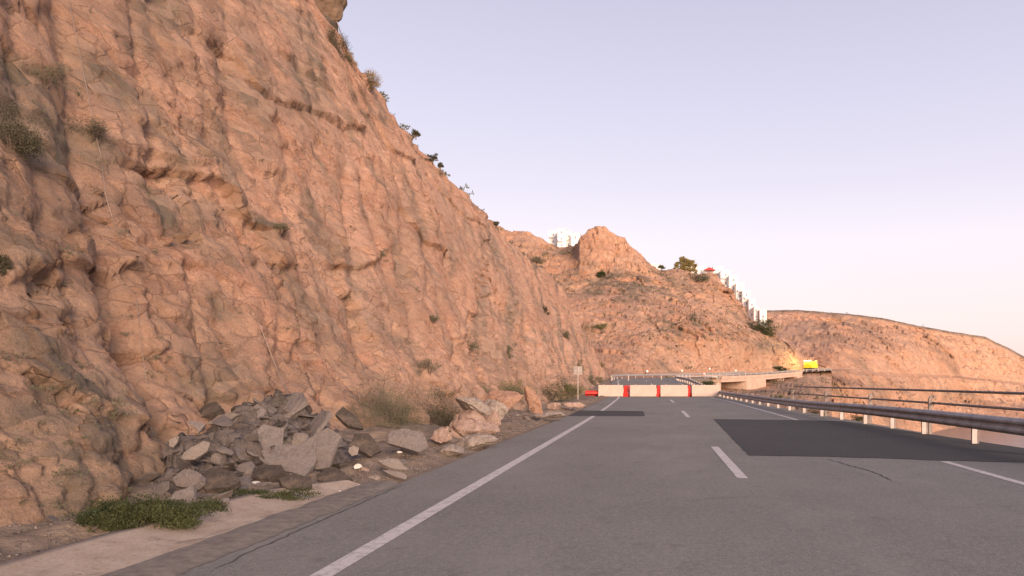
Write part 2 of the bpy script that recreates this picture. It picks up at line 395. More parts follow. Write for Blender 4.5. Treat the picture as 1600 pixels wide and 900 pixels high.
def ledge(pts, A, L=1.0, cw=.08, ck=1.0):
    """rock above the line juts out by A with a dark crack line coloured along it; pts listed left to right in the photo"""
    global disp, crack
    d, sd = poly_dist(pts); d = np.abs(d+wob*.6); sd2 = sd+wob*.6
    s0 = -1 if facept(*pts[0])[0] > facept(*pts[-1])[0] else 1
    up = sd2*s0
    ends = sstep(L*1.3, L*.3, d)
    A = A*.36; cw = cw*.8
    disp = disp+A*np.where(up > 0, np.exp(-np.abs(up)/L)*ends, -.45*np.exp(-np.abs(up)/(L*.6))*ends)
    crack = np.maximum(crack, ck*sstep(cw, cw*.2, d))  # dark line coloured in along the ledge
def groove(pts, A, w, ck=0.0, cw=.06):
    global disp, crack
    d, sd = poly_dist(pts); d2 = np.abs(sd+wob*.8)*0+np.abs(d+wob*.5)
    disp = disp-A*.55*np.exp(-(d2/w)**2)
    if ck: crack = np.maximum(crack, ck*sstep(cw, cw*.2, d2))
ledge([(288, 253), (315, 260), (345, 266), (372, 282), (388, 310)], .55, 1.0, .13)
ledge([(396, 325), (420, 345), (455, 358)], .28, .6, .09)
ledge([(340, 62), (380, 90), (412, 140), (450, 160), (500, 172), (560, 200)], .32, .9, .10, .8)
ledge([(535, 408), (560, 416), (580, 416), (598, 404)], .35, .7, .10)
ledge([(628, 320), (645, 357), (675, 382), (700, 395)], .45, .9, .10, .8)
ledge([(0, 432), (50, 422), (85, 405), (120, 408), (180, 415), (232, 408)], .30, .55, .06, .9)
ledge([(110, 270), (150, 288), (190, 310), (222, 332)], .20, .4, .04, .8)
ledge([(165, 322), (205, 332), (240, 336)], .12, .3, .035, .9)
ledge([(100, 503), (128, 505), (150, 488)], .16, .3, .035, 1)
ledge([(20, 492), (50, 490)], .10, .25, .03, 1)
ledge([(400, 402), (430, 402), (472, 410)], .12, .5, .06, .6)
ledge([(285, 400), (302, 405), (330, 406)], .16, .4, .06, .7)
ledge([(240, 372), (275, 360), (305, 352)], .12, .3, .04, .8)
ledge([(0, 590), (40, 612), (95, 640), (150, 655), (200, 670)], .18, .35, .03, .5)
ledge([(860, 425), (885, 448), (905, 500)], .5, 1.5, .12, .5)
ledge([(610, 205), (625, 232), (655, 250)], .4, .8, .10, .7)
ledge([(515, 183), (535, 195), (560, 200)], .3, .6, .12, .9)
ledge([(700, 300), (735, 340), (760, 352)], .35, .8, .08, .5)
ledge([(760, 430), (785, 452), (790, 470)], .3, .8, .08, .5)
groove([(290, 258), (262, 300), (246, 340), (233, 362)], .12, .12, .8)
groove([(300, 60), (318, 100), (345, 150), (350, 200)], .35, .7, .4)
groove([(288, 130), (290, 200), (288, 255)], .30, .45)
groove([(290, 270), (288, 330), (300, 400)], .35, .6)
groove([(372, 90), (388, 200), (405, 300), (430, 420)], .40, .45, .25)
groove([(455, 300), (480, 380), (500, 470), (510, 600)], .40, .7)
groove([(330, 480), (350, 560), (370, 640)], .35, .6)
groove([(560, 300), (590, 420), (620, 520)], .5, 1.0)
groove([(700, 420), (740, 500), (790, 580)], .5, 1.0)
groove([(205, 430), (220, 520), (225, 600)], .2, .3)
groove([(60, 340), (50, 400)], .1, .1, .5, .03)
groove([(367, 470), (368, 500), (385, 535), (378, 555)], .12, .14, .8)
groove([(800, 480), (850, 590)], .5, 1.2); groove([(835, 440), (880, 540), (905, 590)], .4, 1.0)
disp = disp - .5
toe = sstep(2.2, -.3, Z)
disp = disp+toe*(.35+.3*fbm(p3*.8+70, 3))*sstep(1.5, 12, Y)+toe*.1
stain_shade = np.zeros_like(Y)
def blob(px, py, rx_, ry_, s):
    global stain_shade
    y0, z0 = facept(px, py); D = y0
    # radii in face metres
    yr = abs(facept(px+rx_, py)[0]-facept(px-rx_, py)[0])/2+.01; zr = ry_*D/F+.01
    d = ((Y-y0)/yr)**2*.8+((Z-z0)/zr)**2*.8
    stain_shade = np.maximum(stain_shade, s*np.exp(-d*(1+.5*fbm(p3*.7+80, 3))))
for b in [(30, 190, 55, 60, 1), (140, 195, 45, 30, .8), (60, 110, 90, 50, .7), (10, 405, 25, 50, 1), (0, 260, 40, 40, .6), (302, 320, 22, 60, .75), (380, 560, 40, 90, .6), (440, 350, 20, 12, .8),
          (230, 300, 60, 30, .45), (110, 640, 120, 45, .6), (240, 690, 60, 70, .6), (60, 740, 90, 60, .65), (505, 470, 22, 90, .6), (370, 480, 20, 40, .6), (420, 130, 60, 50, .4), (250, 60, 120, 60, .35), (360, 30, 60, 40, .4),
          (590, 500, 30, 40, .4), (640, 470, 20, 50, .35), (770, 400, 30, 40, .35), (680, 360, 25, 25, .35), (850, 480, 14, 30, .4), (560, 640, 80, 30, .6), (800, 560, 40, 30, .5), (480, 590, 80, 40, .4)]: blob(*b)
for b in [(288, 200, 12, 80, .7), (393, 150, 12, 70, .6), (350, 180, 10, 50, .4), (428, 420, 12, 60, .45), (330, 560, 20, 70, .55), (210, 500, 14, 60, .5), (440, 450, 14, 80, .4), (120, 330, 70, 25, .5), (40, 470, 50, 40, .5), (150, 560, 50, 50, .45), (560, 400, 20, 60, .35), (640, 330, 16, 40, .35), (700, 470, 16, 50, .35), (90, 690, 120, 60, .5)]: blob(*b)  # tall narrow ones paint shade into the grooves between ribs
for b in [(40, 180, 110, 90, 1), (150, 200, 70, 40, 1), (10, 410, 40, 60, 1), (100, 620, 120, 60, .8), (200, 120, 40, 60, .7), (350, 600, 60, 50, .7), (240, 660, 60, 60, .8), (60, 780, 120, 70, 1), (60, 700, 160, 90, .9), (180, 740, 100, 60, 1), (20, 560, 60, 70, .8)]: blob(*b)  # far-left patches: vegetation film plus painted lens falloff
stain_shade = np.maximum(stain_shade, .6*sstep(.05, .55, fbm(np.stack([wy*.22, Z*.09, Y*0+90], -1), 5)))
stain_shade = np.maximum(stain_shade, .5*sstep(.1, .6, fbm(p3*.5+190, 5)))
stain_shade = np.maximum(stain_shade, .55*sstep(2.5, -.5, Z+.6*fbm(p3*.5+95, 3)))  # darker foot, occlusion near the ground put into the colour
stain_shade = np.maximum(stain_shade, .45*sstep(17, 7, Y+2*fbm(p3*.2+99, 3)))  # nearer rock painted greyer: vegetation film plus lens vignette
nx, nz = 2/math.sqrt(5), 1/math.sqrt(5)
disp = disp*sstep(1.02, .93, T)**.3 if False else disp
X = -(bx+S*Z)+disp*nx; ZZ = Z+disp*nz*.5
ZZ[-1] = ZZ[-1]
# plateau rows behind the rim
rows_x = [X]; rows_y = [Y]; rows_z = [ZZ]; rs = [stain_shade]; rc = [crack*1.0]
for dxb, dz in [(.5, .12), (1.5, .2), (4, .5), (10, 1.4), (25, 3), (60, 5)]:
    rows_x.append(X[-1:]-dxb); rows_y.append(Y[-1:]); rows_z.append(ZZ[-1:]+dz+.3*pnoise(np.stack([Y[-1:]*.5, Y[-1:]*0+dxb, Y[-1:]*0], -1)))
    rs.append(np.full_like(Y[-1:], .6)); rc.append(Y[-1:]*0)
cv = np.stack([np.vstack(rows_x), np.vstack(rows_y), np.vstack(rows_z)], -1); nr = cv.shape[0]
cliff = mesh_obj('cliff', cv.reshape(-1, 3), grid_faces(nr, NY)[:, ::-1], M['cliff'], smooth=True)
attr(cliff, 'stain_shade', np.clip(np.vstack(rs), 0, 1)); attr(cliff, 'crack', np.clip(np.vstack(rc), 0, 1))
tag(cliff, 'steep orange rock face cut above the left side of the road', kind='structure')

# ------------------------------------------------------------- distant hills
def polar(name, mat, px0, px1, step, rows, ridge, nrow, amp, fs, label, staincb=None):
    """rows: list of (table px->(D,py)); ridge: dense px->py for row index 'R' with D table"""
    pxs = np.arange(px0, px1+.1, step); nc = len(pxs); Dk = []; Yk = []
    for r in rows:
        if r[0] == 'ridge':
            dpx, dD = zip(*r[1]); D = np.interp(pxs, dpx, dD); pyv = np.interp(pxs, *zip(*ridge)); back = r[2]
            if back: zr = CAMH-(pyv-VY)*D/F; D = D+back; zz = zr-r[3]; pyv = VY-(zz-CAMH)*F/D
        else:
            a, b, c = zip(*r[1]); D = np.interp(pxs, a, b); pyv = np.interp(pxs, a, c)
        Dk.append(D); Yk.append(pyv)
    Dk = np.array(Dk); Zk = CAMH-(np.array(Yk)-VY)*Dk/F
    ss = np.linspace(0, len(rows)-1, nrow); i = np.minimum(ss.astype(int), len(rows)-2); f = (ss-i)[:, None]
    D = Dk[i]*(1-f)+Dk[i+1]*f; Zg = Zk[i]*(1-f)+Zk[i+1]*f
    Xg = (pxs[None]-VX)*D/F
    p = np.stack([Xg, D, Zg], -1)
    w = .5*np.stack([fbm(p*.03*fs+1, 3), fbm(p*.03*fs+7, 3), fbm(p*.03*fs+3, 3)], -1)
    a1, q1 = facets(p*np.array([.05, .05, .07])*fs+w, .9); a2, q2 = facets(p*np.array([.14, .14, .22])*fs+w*2, .9); a3, q3 = facets(p*.42*fs+w*3, .9)
    strat = (Zg+.12*Xg+1.5*fbm(p*.04*fs, 3))*.30*fs; sw = strat-np.floor(strat); led = sstep(0, .15, sw)-sw
    a4, q4 = facets(p*1.0*fs+w*4, .9)
    dsp = amp*(1.1*a1+.95*a2+.55*a3+.26*a4+.6*fbm(p*.09*fs+11, 5)+.9*led*sstep(-.25, .3, fbm(p*.03*fs+30, 2)))
    taper = np.minimum(1, np.minimum(ss[:, None], 99)+.2)
    dirv = np.stack([-(pxs[None]-VX)/F*np.ones_like(D), -np.ones_like(D), .35*np.ones_like(D)], -1)
    keep = np.interp(ss, range(len(rows)), [k[-1] if isinstance(k[-1], float) else 1.0 for k in rows])[:, None]
    p = p+dirv*(dsp*keep)[..., None]*np.array([.8, .8, 1.])
    cr = np.maximum(.5*sstep(.05, 0, q2)*sstep(-.1, .3, fbm(p*.05*fs+50, 2)), .6*sstep(.07, 0, q3)*sstep(0, .35, fbm(p*.09*fs+55, 3)))
    st = staincb(pxs[None]*np.ones_like(D), VY-(Zg-CAMH)*F/D, p) if staincb else np.zeros_like(D)
    o = mesh_obj(name, p.reshape(-1, 3), grid_faces(len(ss), nc), mat, smooth=True)
    attr(o, 'stain_shade', np.clip(st, 0, 1)); attr(o, 'crack', np.clip(cr, 0, 1)*.7)
    tag(o, label, kind='structure'); return o

ridge_mid = [(700, 330), (780, 352), (800, 361), (815, 361), (830, 366), (845, 374), (856, 380), (880, 388), (897, 389), (902, 380), (906, 368), (916, 361), (922, 354), (935, 351), (945, 352), (955, 360), (963, 366), (975, 369), (985, 384), (995, 390), (1003, 396), (1010, 406), (1016, 413), (1030, 421), (1045, 421), (1060, 420), (1080, 426), (1100, 427), (1113, 427), (1120, 430),
             (1128, 440), (1135, 449), (1148, 456), (1150, 464), (1160, 472), (1166, 485), (1168, 497), (1180, 503), (1190, 510), (1205, 516), (1220, 528), (1235, 540), (1250, 553), (1258, 562), (1270, 570), (1290, 577), (1300, 580)]
mid_rows = [
    ('n', [(700, 60, 680), (1040, 70, 640), (1100, 78, 650), (1200, 95, 660), (1300, 110, 700)], 1.0),
    ('n', [(700, 100, 622), (1000, 100, 622), (1060, 118, 609), (1120, 147, 613), (1170, 160, 609), (1220, 182, 598), (1240, 192, 592), (1262, 200, 586), (1300, 212, 588)], .25),
    ('n', [(700, 120, 598), (940, 122, 596), (1000, 136, 590), (1060, 152, 588), (1120, 172, 600), (1170, 186, 592), (1220, 203, 583), (1260, 218, 578), (1300, 232, 577)], .1),
    ('n', [(700, 128, 588), (940, 130, 588), (1000, 142, 583), (1060, 158, 581), (1120, 175, 579), (1170, 190, 577), (1220, 208, 574), (1260, 220, 572), (1300, 234, 576)], .3),
    ('n', [(700, 160, 540), (900, 160, 540), (1000, 165, 520), (1100, 176, 525), (1170, 192, 535), (1220, 210, 560), (1260, 222, 570), (1300, 235, 575)], .9),
    ('n', [(700, 170, 500), (900, 172, 500), (1000, 175, 500), (1100, 186, 505), (1170, 205, 520), (1220, 214, 545), (1260, 223, 569), (1300, 236, 575)], .8),
    ('n', [(700, 205, 440), (900, 205, 455), (1000, 208, 450), (1100, 212, 470), (1150, 214, 495), (1170, 214, 513), (1220, 218, 535), (1260, 224, 566), (1300, 237, 575)], .7),
    ('n', [(700, 220, 425), (900, 220, 432), (1000, 222, 428), (1100, 225, 445), (1150, 226, 478), (1170, 225, 505), (1220, 222, 530), (1260, 225, 564), (1300, 238, 575)], .8),
    ('ridge', [(700, 250), (895, 240), (905, 228), (1010, 232), (1030, 242), (1120, 240), (1160, 232), (1220, 226), (1300, 240)], 0, 0, .8),
    ('ridge', [(700, 250), (895, 240), (905, 228), (1010, 232), (1030, 242), (1120, 240), (1160, 232), (1220, 226), (1300, 240)], 9, 1.5, .2),
    ('ridge', [(700, 250), (895, 240), (905, 228), (1010, 232), (1030, 242), (1120, 240), (1160, 232), (1220, 226), (1300, 240)], 45, 9, .6),
    ('ridge', [(700, 250), (895, 240), (905, 228), (1010, 232), (1030, 242), (1120, 240), (1160, 232), (1220, 226), (1300, 240)], 130, 60, .6)]
def st_mid(px, py, p):
    n = fbm(p*.12+3, 4)
    s = .85*np.exp(-((py-447-.03*(px-1000)+6*n)/22)**2)*sstep(840, 900, px)*sstep(1120, 1020, px)*sstep(-.3, .3, n)
    s = np.maximum(s, .7*np.exp(-((px-1100)/110)**2-((py-512)/16)**2)*sstep(-.2, .3, n))
    s = np.maximum(s, .6*np.exp(-((px-880)/30)**2-((py-395)/12)**2))
    s = np.maximum(s, .6*np.exp(-((px-1200)/40)**2-((py-540)/14)**2))
    s = np.maximum(s, .45*sstep(.2, .7, fbm(p*.06+33, 4)))
    return np.maximum(s, .6*sstep(586, 600, py)*sstep(-.2, .4, n))
hillside = polar('hillside', M['hill'], 700, 1300, 1.1, mid_rows, ridge_mid, 330, 1.5, 1.0, 'rocky orange hillside with a rounded outcrop behind the bridge', st_mid)

ridge_head = [(1150, 488), (1195, 485), (1230, 484), (1260, 485), (1300, 489), (1340, 492), (1380, 497), (1430, 508), (1480, 517), (1540, 526), (1555, 534), (1575, 543), (1600, 557), (1630, 572), (1670, 586), (1730, 598), (1850, 625), (2000, 640)]
HD = [(1150, 400), (1300, 420), (1600, 480), (2000, 500)]
head_rows = [
    ('n', [(1150, 190, 722), (1300, 200, 717), (1350, 215, 714), (1400, 240, 699), (1450, 290, 681), (1500, 340, 668), (1600, 380, 660), (1800, 410, 656), (2000, 430, 653)], .3),
    ('n', [(1150, 215, 620), (1300, 225, 612), (1350, 245, 640), (1400, 290, 628), (1450, 340, 632), (1500, 400, 626), (1600, 430, 630), (1800, 450, 645), (2000, 460, 649)], 1.0),
    ('n', [(1150, 236, 584), (1260, 238, 584), (1300, 250, 583), (1350, 275, 588), (1400, 320, 590), (1500, 412, 592), (1600, 448, 602), (1800, 465, 640), (2000, 475, 648)], .5),
    ('n', [(1150, 246, 580), (1260, 252, 577), (1300, 262, 577), (1350, 290, 580), (1400, 332, 583), (1500, 424, 588), (1600, 456, 598), (1800, 470, 638), (2000, 480, 647)], .2),
    ('n', [(1150, 290, 540), (1260, 275, 560), (1300, 290, 550), (1400, 355, 550), (1500, 436, 560), (1600, 462, 582), (1800, 475, 632), (2000, 485, 645)], .8),
    ('n', [(1150, 380, 500), (1300, 390, 505), (1400, 430, 512), (1500, 452, 530), (1600, 470, 564), (1800, 485, 618), (2000, 492, 642)], .9),
    ('ridge', HD, 0, 0, .15), ('ridge', HD, 12, .6, .1), ('ridge', HD, 90, 6, .5), ('ridge', HD, 260, 70, .5)]
def st_head(px, py, p):
    n = fbm(p*.05+3, 4)
    s = .75*sstep(6, 1, py-np.interp(px, *zip(*ridge_head)))
    s = np.maximum(s, .5*np.exp(-((px-1320)/60)**2-((py-515)/18)**2)*sstep(-.3, .3, n))
    s = np.maximum(s, .45*np.exp(-((py-612-.06*(px-1400))/14)**2)*sstep(-.1, .35, n))
    return np.maximum(s, .35*sstep(.25, .7, fbm(p*.03+33, 4)))
headland = polar('headland', M['head'], 1150, 2000, 1.8, head_rows, ridge_head, 260, 2.4, .6, 'long orange headland sloping down to the sea on the right', st_head)

# ------------------------------------------------------------- sea and ground
sea_o = mesh_obj('water', [(-8000, -3000, -20), (20000, -3000, -20), (20000, 20000, -20), (-8000, 20000, -20)], [(0, 1, 2, 3)], M['sea'])
tag(sea_o, 'calm pinkish sea below the road', kind='structure')

# ------------------------------------------------------------- road path
PATH = [(1.2, -8, 0), (1.2, 0, 0), (1.2, 15, 0), (1.2, 30, 0), (1.1, 46, 0), (.85, 60, .0), (.3, 75, .45), (-.6, 90, .98), (-1.3, 104, 1.3), (-1, 118, 1.55), (2, 131, 1.72), (7, 143, 1.88), (13, 156, 2.08), (20, 171, 2.42), (28, 187, 2.95), (37, 203, 3.6), (48, 217, 4.15), (62, 232, 4.7), (85, 250, 5.2)]
def catmull(P, n=8):
    P = [Vector(p) for p in P]; out = []
    for i in range(len(P)-1):
        a, b, c, d = P[max(i-1, 0)], P[i], P[i+1], P[min(i+2, len(P)-1)]
        for k in range(n):
            t = k/n; out.append(.5*((2*b)+(c-a)*t+(2*a-5*b+4*c-d)*t*t+(3*b-a-3*c+d)*t**3))
    out.append(P[-1]); return out
PC = catmull(PATH, 10)
cum = [0]
for a, b in zip(PC, PC[1:]): cum.append(cum[-1]+(b-a).length)
def at_s(s):
    s = min(max(s, 0), cum[-1]-1e-4); i = int(np.searchsorted(cum, s))-1; i = max(0, min(i, len(PC)-2))
    t = (s-cum[i])/(cum[i+1]-cum[i]); p = PC[i].lerp(PC[i+1], t)
    d = (PC[min(i+2, len(PC)-1)]-PC[max(i-1, 0)]); n = Vector((d.y, -d.x, 0)).normalized()
    return p, n
def s_of_y(y): return float(np.interp(y, [p.y for p in PC], cum))
def ribbon(name, s0, s1, offs, dz, mat, label, step=.8, parent=None, zf=None):
    n = max(2, int((s1-s0)/step)+1); V = []
    for i in range(n):
        s = s0+(s1-s0)*i/(n-1); p, nn = at_s(s)
        oo = offs(s) if callable(offs) else offs
        for j, q in enumerate(oo):
            q, h = q if isinstance(q, tuple) else (q, 0)
            V.append(p+nn*q+Vector((0, 0, dz+h)))
    k = len(oo)
    o = mesh_obj(name, np.array([tuple(v) for v in V]), grid_faces(n, k), mat, parent)
    if label: tag(o, label, kind='structure')
    return o
def road_offs(s):
    p, _ = at_s(s); r = np.interp(p.y, [0, 12, 18, 30, 61, 100, 130, 260], [5.95, 5.9, 5.75, 5.2, 4.6, 4.4, 4.6, 4.6])
    l = np.interp(p.y, [0, 30, 61, 110, 260], [-4.55, -4.5, -4.7, -4.8, -4.6])
    return [l+(r-l)*k/12 for k in range(13)]
S_END = cum[-1]
road = ribbon('road', 0, S_END, road_offs, 0, M['asphalt'], 'grey worn asphalt road running towards the bridge')
# paint
def ll(s):
    p, _ = at_s(s); e = -.42*float(sstep(18, 80, p.y)); return [-3.58+e, -3.42+e]
ribbon('edge_line', 0, s_of_y(150), ll, .004, M['paint'], 'solid white edge line on the left side of the road')
sR = [s_of_y(y) for y in (4, 10.35, 23.2, 140)]
ribbon('edge_line', sR[0], s_of_y(12.2), [3.52, 3.66], .004, M['paint'], 'short near piece of the right white edge line before the dark patch')
ribbon('edge_line', s_of_y(24.6), sR[3], [3.52, 3.66], .004, M['paint'], 'right white edge line beyond the dark patch')
for (ya, yb) in [(10.1, 14.9), (26.8, 32.4), (44.5, 51), (64, 70), (83, 89), (101, 106)]:
    o = ribbon('lane_dash', s_of_y(ya), s_of_y(yb), [-.055-.02, .055+.02], .004, M['paint'], {10.1: 'nearest white centre line dash on the road'}.get(ya, 'short white centre line dash further along the road'))
def flatpoly(name, pts, z, mat, label):
    K = [G0(px, py) for px, py in pts]; V = []
    for a, b in zip(K, K[1:]+K[:1]):
        n = max(1, int((b-a).length/.12))
        for i in range(n):
            p = a.lerp(b, i/n); V.append((p.x+.035*pnoise(np.array([p.x*3, p.y*3, 1.])), p.y+.06*pnoise(np.array([p.x*2.5, p.y*2.5, 9.])), z))
    o = mesh_obj(name, V, [tuple(range(len(V)))], mat); return tag(o, label, kind='structure')
flatpoly('asphalt_patch', [(1170, 712), (1300, 714), (1480, 720), (1640, 724), (1640, 706), (1560, 694.5), (1440, 677), (1320, 658.5), (1250, 656.5), (1115, 655)], .006, M['asphalt_new'], 'large dark fresh asphalt patch reaching the guardrail')
flatpoly('asphalt_patch', [(888, 650), (1008, 650.5), (1005, 642.5), (905, 641.5)], .006, M['asphalt_new'], 'narrow dark asphalt strip across the left lane')

def crack_strip(pts, w, label):
    K = catmull([G0(*p) for p in pts], 14); V = []; n = len(K)
    for i, p in enumerate(K):
        d = (K[min(i+1, n-1)]-K[max(i-1, 0)]).normalized(); nn = Vector((-d.y, d.x, 0)); j = .05*pnoise(np.array([p.x*5., p.y*5., 3.])); ww = w*(.5+abs(pnoise(np.array([p.x*9., p.y*9., 6.]))))*min(1, 6*i/n, 6*(n-1-i)/n+.05)
        for sg in (-1, 1): q = p+nn*(j+sg*ww); V.append((q.x, q.y, .0045))
    o = mesh_obj('road_crack', np.array(V), grid_faces(n, 2), M['tar']); tag(o, label, kind='structure')
M['tar'] = simple('crack_dark', (.06, .056, .052), (.10, .095, .09), 9, .95, 0)  # flat dark colour of the road cracks
crack_strip([(1290, 717), (1330, 728), (1365, 738), (1395, 752)], .018, 'dark crack running from the edge of the large asphalt patch')
crack_strip([(330, 893), (420, 850), (540, 797), (640, 753)], .012, 'long thin crack along the left edge of the asphalt')
# concrete gutter, left near
def gut():
    V = []; ys = np.linspace(1.5, 9.4, 60)
    for y in ys:
        w = .03*pnoise(np.array([y*2., 1, 1])); out = -4.58+.08*pnoise(np.array([y*.7, 3, 1]))+ (max(0, y-8.6)*.7)
        for x, z in ((out-.02, -.12), (out, .075), (out+.12, .07), ((out-3.36)/2, .0+w*.3), (-3.42+w, .028), (-3.36+w, .0)): V.append((x, y, z))
    o = mesh_obj('gutter', np.array(V), grid_faces(60, 6), M['concrete'], smooth=False)
    tag(o, 'pale concrete gutter strip beside the road at the lower left', 'gutter')
gut()
def seam():
    ys = np.linspace(2, 9.6, 120); V = []
    for y in ys:
        a = -3.72+.07*pnoise(np.array([y*2.3, 7, 1])); b = -3.30+.05*pnoise(np.array([y*3.1, 2, 4]))+.04*pnoise(np.array([y*9, 2, 4]))
        V += [(a, y, .035), (-3.42, y, .034), (-3.36, y, .012), (b, y, .0045)]
    o = mesh_obj('ground', np.array(V), grid_faces(120, 4), M['seam']); tag(o, 'thin dirty strip of grit between the concrete gutter and the asphalt', kind='structure')
M['seam'] = simple('gritty_dirt', (.13, .112, .098), (.23, .195, .165), 9, 1, .02)
seam()
# left verge with small relief, one sheet out to the cliff, and right embankment
def verge():
    ys = np.concatenate([np.linspace(-8, 40, 420), np.linspace(40.3, 125, 260)]); us = np.linspace(0, 1, 60)
    Yv, U = np.meshgrid(ys, us, indexing='ij')
    path_x = np.interp(ys, [p.y for p in PC], [p.x for p in PC]); path_z = np.interp(ys, [p.y for p in PC], [p.z for p in PC])
    le = path_x-4.15+np.interp(ys, [0, 60, 110], [0, -.2, -.3]); Xv = le[:, None]*(1-U)+(-9.0-np.maximum(0, ys-60)[:, None]*.02)*U
    q = np.stack([Xv, Yv, Yv*0], -1)
    out = sstep(.04, .35, U)
    h = -.05+.10*out+(.45*sstep(.45, 1, U))+out*(.10*fbm(q*1.3, 4)+.05*np.maximum(0, fbm(q*6+5, 3)))
    # the soil hump under the rubble heap and the boulders
    h = h+.35*np.exp(-((Yv-11.6)/2.1)**2-((Xv+6.6)/.95)**2)+.25*np.exp(-((Yv-16)/3.5)**2-((Xv+6.0)/.8)**2)
    h = h+.06*np.exp(-((Xv+4.3)/.5)**2)*sstep(9, 10, Yv)*sstep(-.2, .4, fbm(q*1.1+20, 3))*2
    # lower behind the gutter
    h = h-.10*sstep(9.5, 8.5, Yv)*sstep(.25, .1, U)
    V = np.stack([Xv, Yv, h+path_z[:, None]*1.0], -1).reshape(-1, 3)
    o = mesh_obj('ground', V, grid_faces(len(ys), 60)[:, ::-1], M['dirt'], smooth=True)
    return tag(o, 'stony brown ground between the road and the cliff foot', kind='structure')
ground = verge()
emb = ribbon('ground', 0, s_of_y(140), lambda s: [(road_offs(s)[-1]-.05, -.012), (road_offs(s)[-1]+.25, -.10), (road_offs(s)[-1]+1.2, -.9), (road_offs(s)[-1]+4, -4), (road_offs(s)[-1]+12, -10), (road_offs(s)[-1]+30, -24)], 0, M['dirt'], 'steep earth bank dropping away beyond the guardrail', 1.0)

# ------------------------------------------------------------- ray hits for placing things on surfaces
dg = bpy.context.evaluated_depsgraph_get()
BV = [BVHTree.FromObject(o, dg) for o in (cliff, hillside, headland, ground, emb)]
ORG = Vector((0, 0, CAMH))
def hit(px, py, only=None):
    d = Vector(((px-VX)/F, 1, -(py-VY)/F)).normalized(); best = None
    for k, b in enumerate(BV):
        if only is not None and k not in only: continue
        r = b.ray_cast(ORG, d)
        if r[0] is not None and (best is None or r[3] < best[3]): best = r
    return best
def drop(x, y):
    z = -99
    for k in (3, 0):
        r = BV[k].ray_cast(Vector((x, y, 30 if k == 3 else 3.0)), Vector((0, 0, -1)))
        if r[0] is not None: z = max(z, r[0].z)
    return z if z > -50 else 0

# ------------------------------------------------------------- bridge
B0, B1 = s_of_y(146), s_of_y(200)
br = empty('bridge', at_s((B0+B1)/2)[0]); tag(br, 'beige concrete road bridge crossing the ravine below the hillside', 'bridge')
def rib_solid(name, s0, s1, o0, o1, z0, z1, mat, parent, step=2.0):
    n = max(2, int((s1-s0)/step)+1); V = []; Fc = []
    for i in range(n):
        p, nn = at_s(s0+(s1-s0)*i/(n-1))
        for q, z in ((o0, z1), (o1, z1), (o1, z0), (o0, z0)):
            v = p+nn*q+Vector((0, 0, z)); V.append(v-parent.location if parent else v)
    for i in range(n-1):
        for j in range(4): a = i*4+j; b = i*4+(j+1) % 4; Fc.append((a, b, b+4, a+4))
    Fc += [(3, 2, 1, 0), (n*4-4, n*4-3, n*4-2, n*4-1)]
    return mesh_obj(name, V, Fc, mat, parent)
rib_solid('deck', B0, B1, -5.2, 5.0, -1.0, -.05, M['bridge'], br)
rib_solid('kerb', B0, B1, 4.62, 5.15, -.35, .22, M['bridge'], br)
rib_solid('kerb', B0, B1, -5.35, -4.65, -.35, .22, M['bridge'], br)
rib_solid('pier', s_of_y(160.5), s_of_y(173.5), -4.9, 5.02, -9, -.9, M['bridge'], br)
rib_solid('pier', s_of_y(186), s_of_y(188.5), -4.6, 4.3, -9, -1.0, M['bridge'], br)
rib_solid('abutment', B0-2, B0+1, -5.0, 4.6, -8, -1.0, M['bridge'], br)
rib_solid('abutment', B1-4, B1+3, -5.0, 5.0, -8, -1.0, M['bridge'], br)

# ------------------------------------------------------------- guardrails
def wbeam_profile():
    # (out towards traffic, height) closed W section 0.31 high
    f = [(0, 0), (.035, .02), (.075, .06), (.075, .095), (.03, .14), (.03, .17), (.075, .215), (.075, .25), (.035, .29), (0, .31)]
    b = [(q-.012, h) for q, h in reversed(f)]
    return f+b
def guard_path(tab):
    return catmull([Vector(t) for t in tab], 6)
def guardrail(name, label, tab, post_ys, rail_posts=None, group=None, posth=.5, spacer=True, mat='steel'):
    """tab: list of (x,y,ztop of beam, zfoot)"""
    base = Vector((tab[0][0], tab[0][1], tab[0][3])); root = empty(name, base); tag(root, label, 'guardrail', group)
    P = catmull([Vector(t[:3]) for t in tab], 8)
    def at_y(y):
        ys = [p.y for p in P]; x = np.interp(y, ys, [p.x for p in P]); z = np.interp(y, ys, [p.z for p in P]); zf = np.interp(y, [t[1] for t in tab], [t[3] for t in tab])
        return x, z, zf
    prof = wbeam_profile(); V = []; Fc = []
    for i, p in enumerate(P):
        d = P[min(i+1, len(P)-1)]-P[max(i-1, 0)]; n = Vector((-d.y, d.x, 0)).normalized()  # to the left = traffic side
        if name == 'guardrail_far_side': n = -n
        for q, h in prof: V.append(p+n*(q+.12)+Vector((0, 0, h-.31))-base)
    k = len(prof)
    for i in range(len(P)-1):
        for j in range(k): a = i*k+j; b = i*k+(j+1) % k; Fc.append((a, b, b+k, a+k))
    Fc += [tuple(range(k)), tuple(reversed(range((len(P)-1)*k, len(P)*k)))]
    mesh_obj('beam', V, Fc, M[mat], root)
    return root, base, at_y
